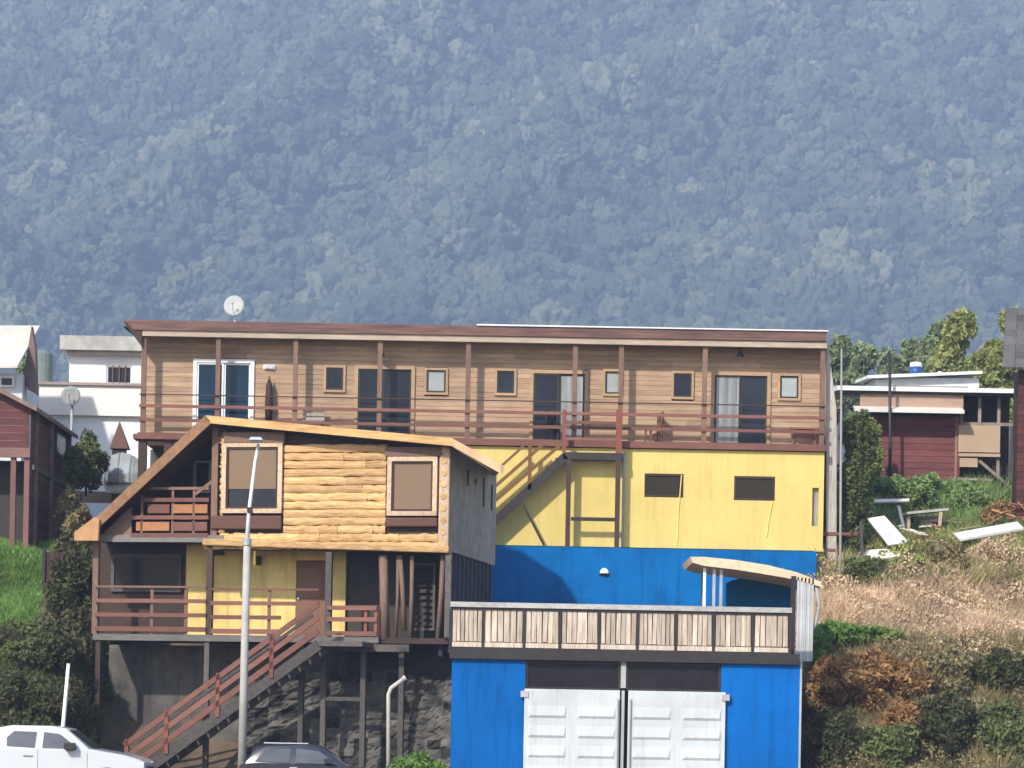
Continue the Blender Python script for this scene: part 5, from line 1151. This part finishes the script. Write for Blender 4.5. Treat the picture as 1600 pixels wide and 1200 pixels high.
def brush(name, label, cat, x0_, x1__, y0_, y1_, n, size, hgt, mat, mask=None):
    X = NP.uniform(x0_, x1__, n); Y = NP.uniform(y0_, y1_, n)
    patch = .5+.5*np.sin(X*2.3+2*np.sin(Y*1.7))*np.sin(Y*3.1+X*.9+2*np.sin(X*1.1)); k_ = NP.rand(n) < .25+.75*patch
    X, Y, patch = X[k_], Y[k_], patch[k_]; n = len(X)
    Z = zt(X, Y)+hgt*NP.rand(n)*(.3+.7*patch); t_ = np.clip(.15+.5*patch+.35*NP.rand(n), 0, 1)
    o = npmesh(name, leaf_quads(np.stack([X, Y, Z], -1), size, t_, .3), 4, t_, mat); o['kind'] = 'stuff'; o['label'] = label; o['category'] = cat
brush('dead_brush', 'pale pinkish dead brush matted over the right bank', 'brush', 7.3, 20, 74.6, 80.2, 80000, .045, .45, dry_m)
brush('tangled_weeds', 'brown and olive tangle of weeds low on the right bank', 'weeds', 7.1, 19, 69.2, 75.2, 60000, .05, .6, olive_m)
brush('straw_weeds', 'straw coloured weeds around the debris on the right bank', 'weeds', 8.6, 20, 79.8, 85, 30000, .045, .4, M('straw', (.46, .36, .16), (.3, .26, .1), sc=1.5, tint=.4))
brush('bank_creepers', 'dark creepers on the left bank', 'creepers', -15.5, -10.4, 69.3, 74.9, 16000, .09, .5, leaf_dark)
brush('gully_creepers', 'dark creepers in the gap between the grass bank and the porch', 'creepers', -12.2, -10.3, 74.9, 78.5, 6000, .09, .5, leaf_dark)
# rough masonry under the porch
from mathutils import noise as mn
def rough_wall(px0, px1, ly0, zb0_, ztf_, slope, name, mat, parent, amp=.12, cell=.38):
    x0_ = Hf.at(px0, 1100, ly0)[0]; x1__ = Hf.at(px1, 1100, ly0)[0]; st_ = .07; nx = int((x1__-x0_)/st_); b_ = MB(Hf); nz_ = 52; vs = []; fs = []
    for j in range(nz_+1):
        for i_ in range(nx+1):
            x = x0_+i_*st_; top_ = ztf_(x); z = zb0_+(top_-zb0_)*j/nz_
            q = Vector((x/cell+.3*mn.noise(Vector((x, 0, z))*2), 0, z/(cell*.62)+(.5 if False else 0)))
            d_, _ = mn.voronoi(q); e_ = min((d_[1]-d_[0])*2.2, 1)
            vs.append((x, ly0+slope*(z-zb0_)-amp*e_**.5+.10*mn.noise(Vector((x*.9, 3, z*.9))), z))
    m_ = nx+1
    for j in range(nz_):
        for i_ in range(nx): b_.f.append([j*m_+i_, j*m_+i_+1, (j+1)*m_+i_+1, (j+1)*m_+i_]); q = mn.cell(Vector((vs[j*m_+i_][0]/cell, 0, vs[j*m_+i_][2]/(cell*.62)))); b_.t.append(q)
    b_.v = [Hf.w(p) for p in vs]; return b_.build(name, mat, parent)
stone_d = M('dark_stone', (.17, .155, .135), (.075, .068, .06), sc=3, bump=.8, bd=.06, tint=.3, dirt=.4)  # masonry in a darker grey than the stone bank
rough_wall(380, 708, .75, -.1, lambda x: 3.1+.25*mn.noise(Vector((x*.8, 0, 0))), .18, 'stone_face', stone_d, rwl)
rough_wall(150, 392, .95, -.1, lambda x: 2.15+.3*mn.noise(Vector((x*.8, 5, 0))), .75, 'stone_bank', stone, rwl)
# fence strip left, between grass bank and porch
t = thing('board_fence', 'dark brown board fence at the right edge of the bright grass bank', 'fence', WORLD, 4.0, lev(76.3).at(82, 920)[0], 76.3)
b = MB(); x = lev(76.3).at(70, 920)[0]; x2 = lev(76.3).at(106, 920)[0]; zt_ = lev(76.3).at(85, 862)[1]
k_ = 0
while x < x2: b.box(x, x+.11, 76.3, 76.33, 3.6, zt_+rnd.uniform(-.05, .05)); x += .125
b.build('boards', darkwood, t); x = lev(76.3).at(68, 920)[0]; MB().box(x-.04, x+.04, 76.25, 76.35, 3.6, zt_+.1).build('post', blackpaint, t)

# debris on the right bank
def board(name, label, cat, quad, Y, Y2, th_, mat, group=None):
    """quad: four photo corners (near pair at Y, far pair at Y2)"""
    p = [lp(*quad[0], Y2), lp(*quad[1], Y2), lp(*quad[2], Y), lp(*quad[3], Y)]
    p = [Vector(q) for q in p]; n_ = (p[1]-p[0]).cross(p[3]-p[0]).normalized()*th_
    c = sum(p, Vector())/4; b_ = MB(); b_.loft([tuple(q-c) for q in p], [tuple(q-n_-c) for q in p]); o = b_.build(name, mat); o.location = c; tag(o, label, cat, group); return o
board('panel', 'wide white panel lying tilted on the weeds below the conifer', 'panel', [(1355, 812), (1382, 808), (1420, 850), (1388, 854)], 80.5, 81.2, .06, debris_w)
board('pale_board', 'cream board lying flat beneath the tilted white panel', 'board', [(1355, 862), (1410, 858), (1405, 872), (1345, 876)], 80.3, 80.7, .05, cream)
board('long_board', 'long white board lying across the weeds near the right edge', 'board', [(1490, 836), (1590, 818), (1600, 828), (1500, 846)], 81.4, 82.0, .06, debris_w)
board('thin_plank', 'thin pale plank in front of the green shrubs', 'plank', [(1355, 782), (1420, 781), (1420, 785), (1355, 787)], 84.4, 84.5, .05, cream)
t = thing('broken_table', 'overturned pale table frame among weeds behind the white panel', 'table', WORLD, lp(1440, 825, 83)[2], lp(1440, 825, 83)[0], 83)
MB().bar(lp(1412, 803, 83), lp(1476, 797, 83.4), .5, .07).build('top', M('pinkish_white', (.58, .5, .46), sc=3), t)
for a, c in (((1404, 790), (1412, 825)), ((1420, 806), (1419, 830)), ((1470, 800), (1468, 822))): MB().bar(lp(*a, 83), lp(*c, 83), .06, .09).build('leg', debris_w if a[0] == 1404 else tan, t)
MB().bar(lp(1425, 812, 83.2), lp(1470, 812, 83.4), .3, .16).build('side_rail', greywood, t)
for i in range(26):
    px = rnd.uniform(1525, 1605); py = 828-(px-1520)*.45+rnd.uniform(-8, 14); a = rnd.uniform(-.9, .7); L = rnd.uniform(.3, .8)
    Yd = rnd.uniform(83.2, 84.2); p = Vector(lp(px, py, Yd)); dv = Vector((math.cos(a)*L/2, rnd.uniform(-.2, .2), math.sin(a)*L/2))
    b_ = MB(); b_.bar(tuple(-dv), tuple(dv), rnd.uniform(.05, .12), rnd.uniform(.02, .05)); o = b_.build('scrap_plank', sawn); o.location = p; tag(o, 'short broken brown plank in the heap by the right edge', 'plank', 'broken planks heaped by the right edge')
for i in range(16):
    px = rnd.uniform(1365, 1520); py = rnd.uniform(800, 846); a = rnd.uniform(-.7, .5); L = rnd.uniform(.25, .9); Yd = rnd.uniform(81.4, 83.6)
    zz = max(float(zt(ray(px, py)[0]*Yd, Yd))+.38, 0); p = Vector((ray(px, py)[0]*Yd, Yd, zz)); dv = Vector((math.cos(a)*L/2, rnd.uniform(-.2, .2), math.sin(a)*L/2*.6))
    b_ = MB(); b_.bar(tuple(-dv), tuple(dv), rnd.uniform(.06, .16), rnd.uniform(.02, .05)); o = b_.build('scrap_board', rnd.choice((cream, debris_w, tan, sawn))); o.location = p; tag(o, 'short scrap of board lying in the weeds around the overturned table', 'board', 'scraps of board around the overturned table')
ex = thing('timber_heap', 'mound of rotting brown wood chips under the broken planks', 'wood pile', WORLD, lp(1570, 830, 84)[2], lp(1570, 830, 84)[0], 84)
p_, t_ = clump_points(lp(1572, 822, 84.3), (.95, .7, .62), 2600, .4); npmesh('chips', leaf_quads(p_, .09, t_), 4, t_, fern_m, ex)
# ledge and railing right of the building
t = thing('side_walkway', 'narrow concrete walkway ledge with red-brown rails beside the yellow corner', 'walkway', WORLD, 6.2, lp(1310, 880, 80.5)[0], 80.5)
q = lev(80.4).rect(1278, 880, 1340, 886); MB().box(q[0], q[1], 80.1, 82, q[2], q[3]).build('slab', cement, t)
MB().bar(lp(1276, 834, 80.3), lp(1340, 834, 80.3), .05, .09).build('rail', redwood, t)
MB().bar(lp(1276, 858, 80.3), lp(1315, 860, 80.3), .05, .07).build('rail', redwood, t)
MB().bar(lp(1345, 815, 80.3), lp(1347, 872, 80.3), .08).build('post', greywood, t); MB().bar(lp(1279, 830, 80.3), lp(1279, 880, 80.3), .07).build('post', redwood_v, t)
MB().bar(lp(1334, 888, 80.3), lp(1303, 925, 80.3), .05, .06).build('brace', greywood, t)
x, z = lev(80.3).at(1298, 760); MB().box(x-.035, x+.035, 81.9, 81.98, 6, 9.3).build('side_post', M('ochre_post', (.36, .17, .07), sc=3), t)

# ============================================================ air
hz = MB().box(-1600, 1600, -700, 1600, -4, 470).build('haze', M('unused', (1, 1, 1))); hz.data.materials.clear()
hz['kind'] = 'stuff'; hz['label'] = 'bluish haze in front of the mountain'
m = bpy.data.materials.new('haze_air'); m.use_nodes = True; n = m.node_tree.nodes; n.remove(n['Principled BSDF'])
pv = n.new('ShaderNodeVolumePrincipled'); pv.inputs['Color'].default_value = (0.435, 0.555, 0.775, 1); pv.inputs['Density'].default_value = 0.00056; pv.inputs['Anisotropy'].default_value = 0.0
m.node_tree.links.new(pv.outputs[0], n['Material Output'].inputs['Volume']); hz.data.materials.append(m)
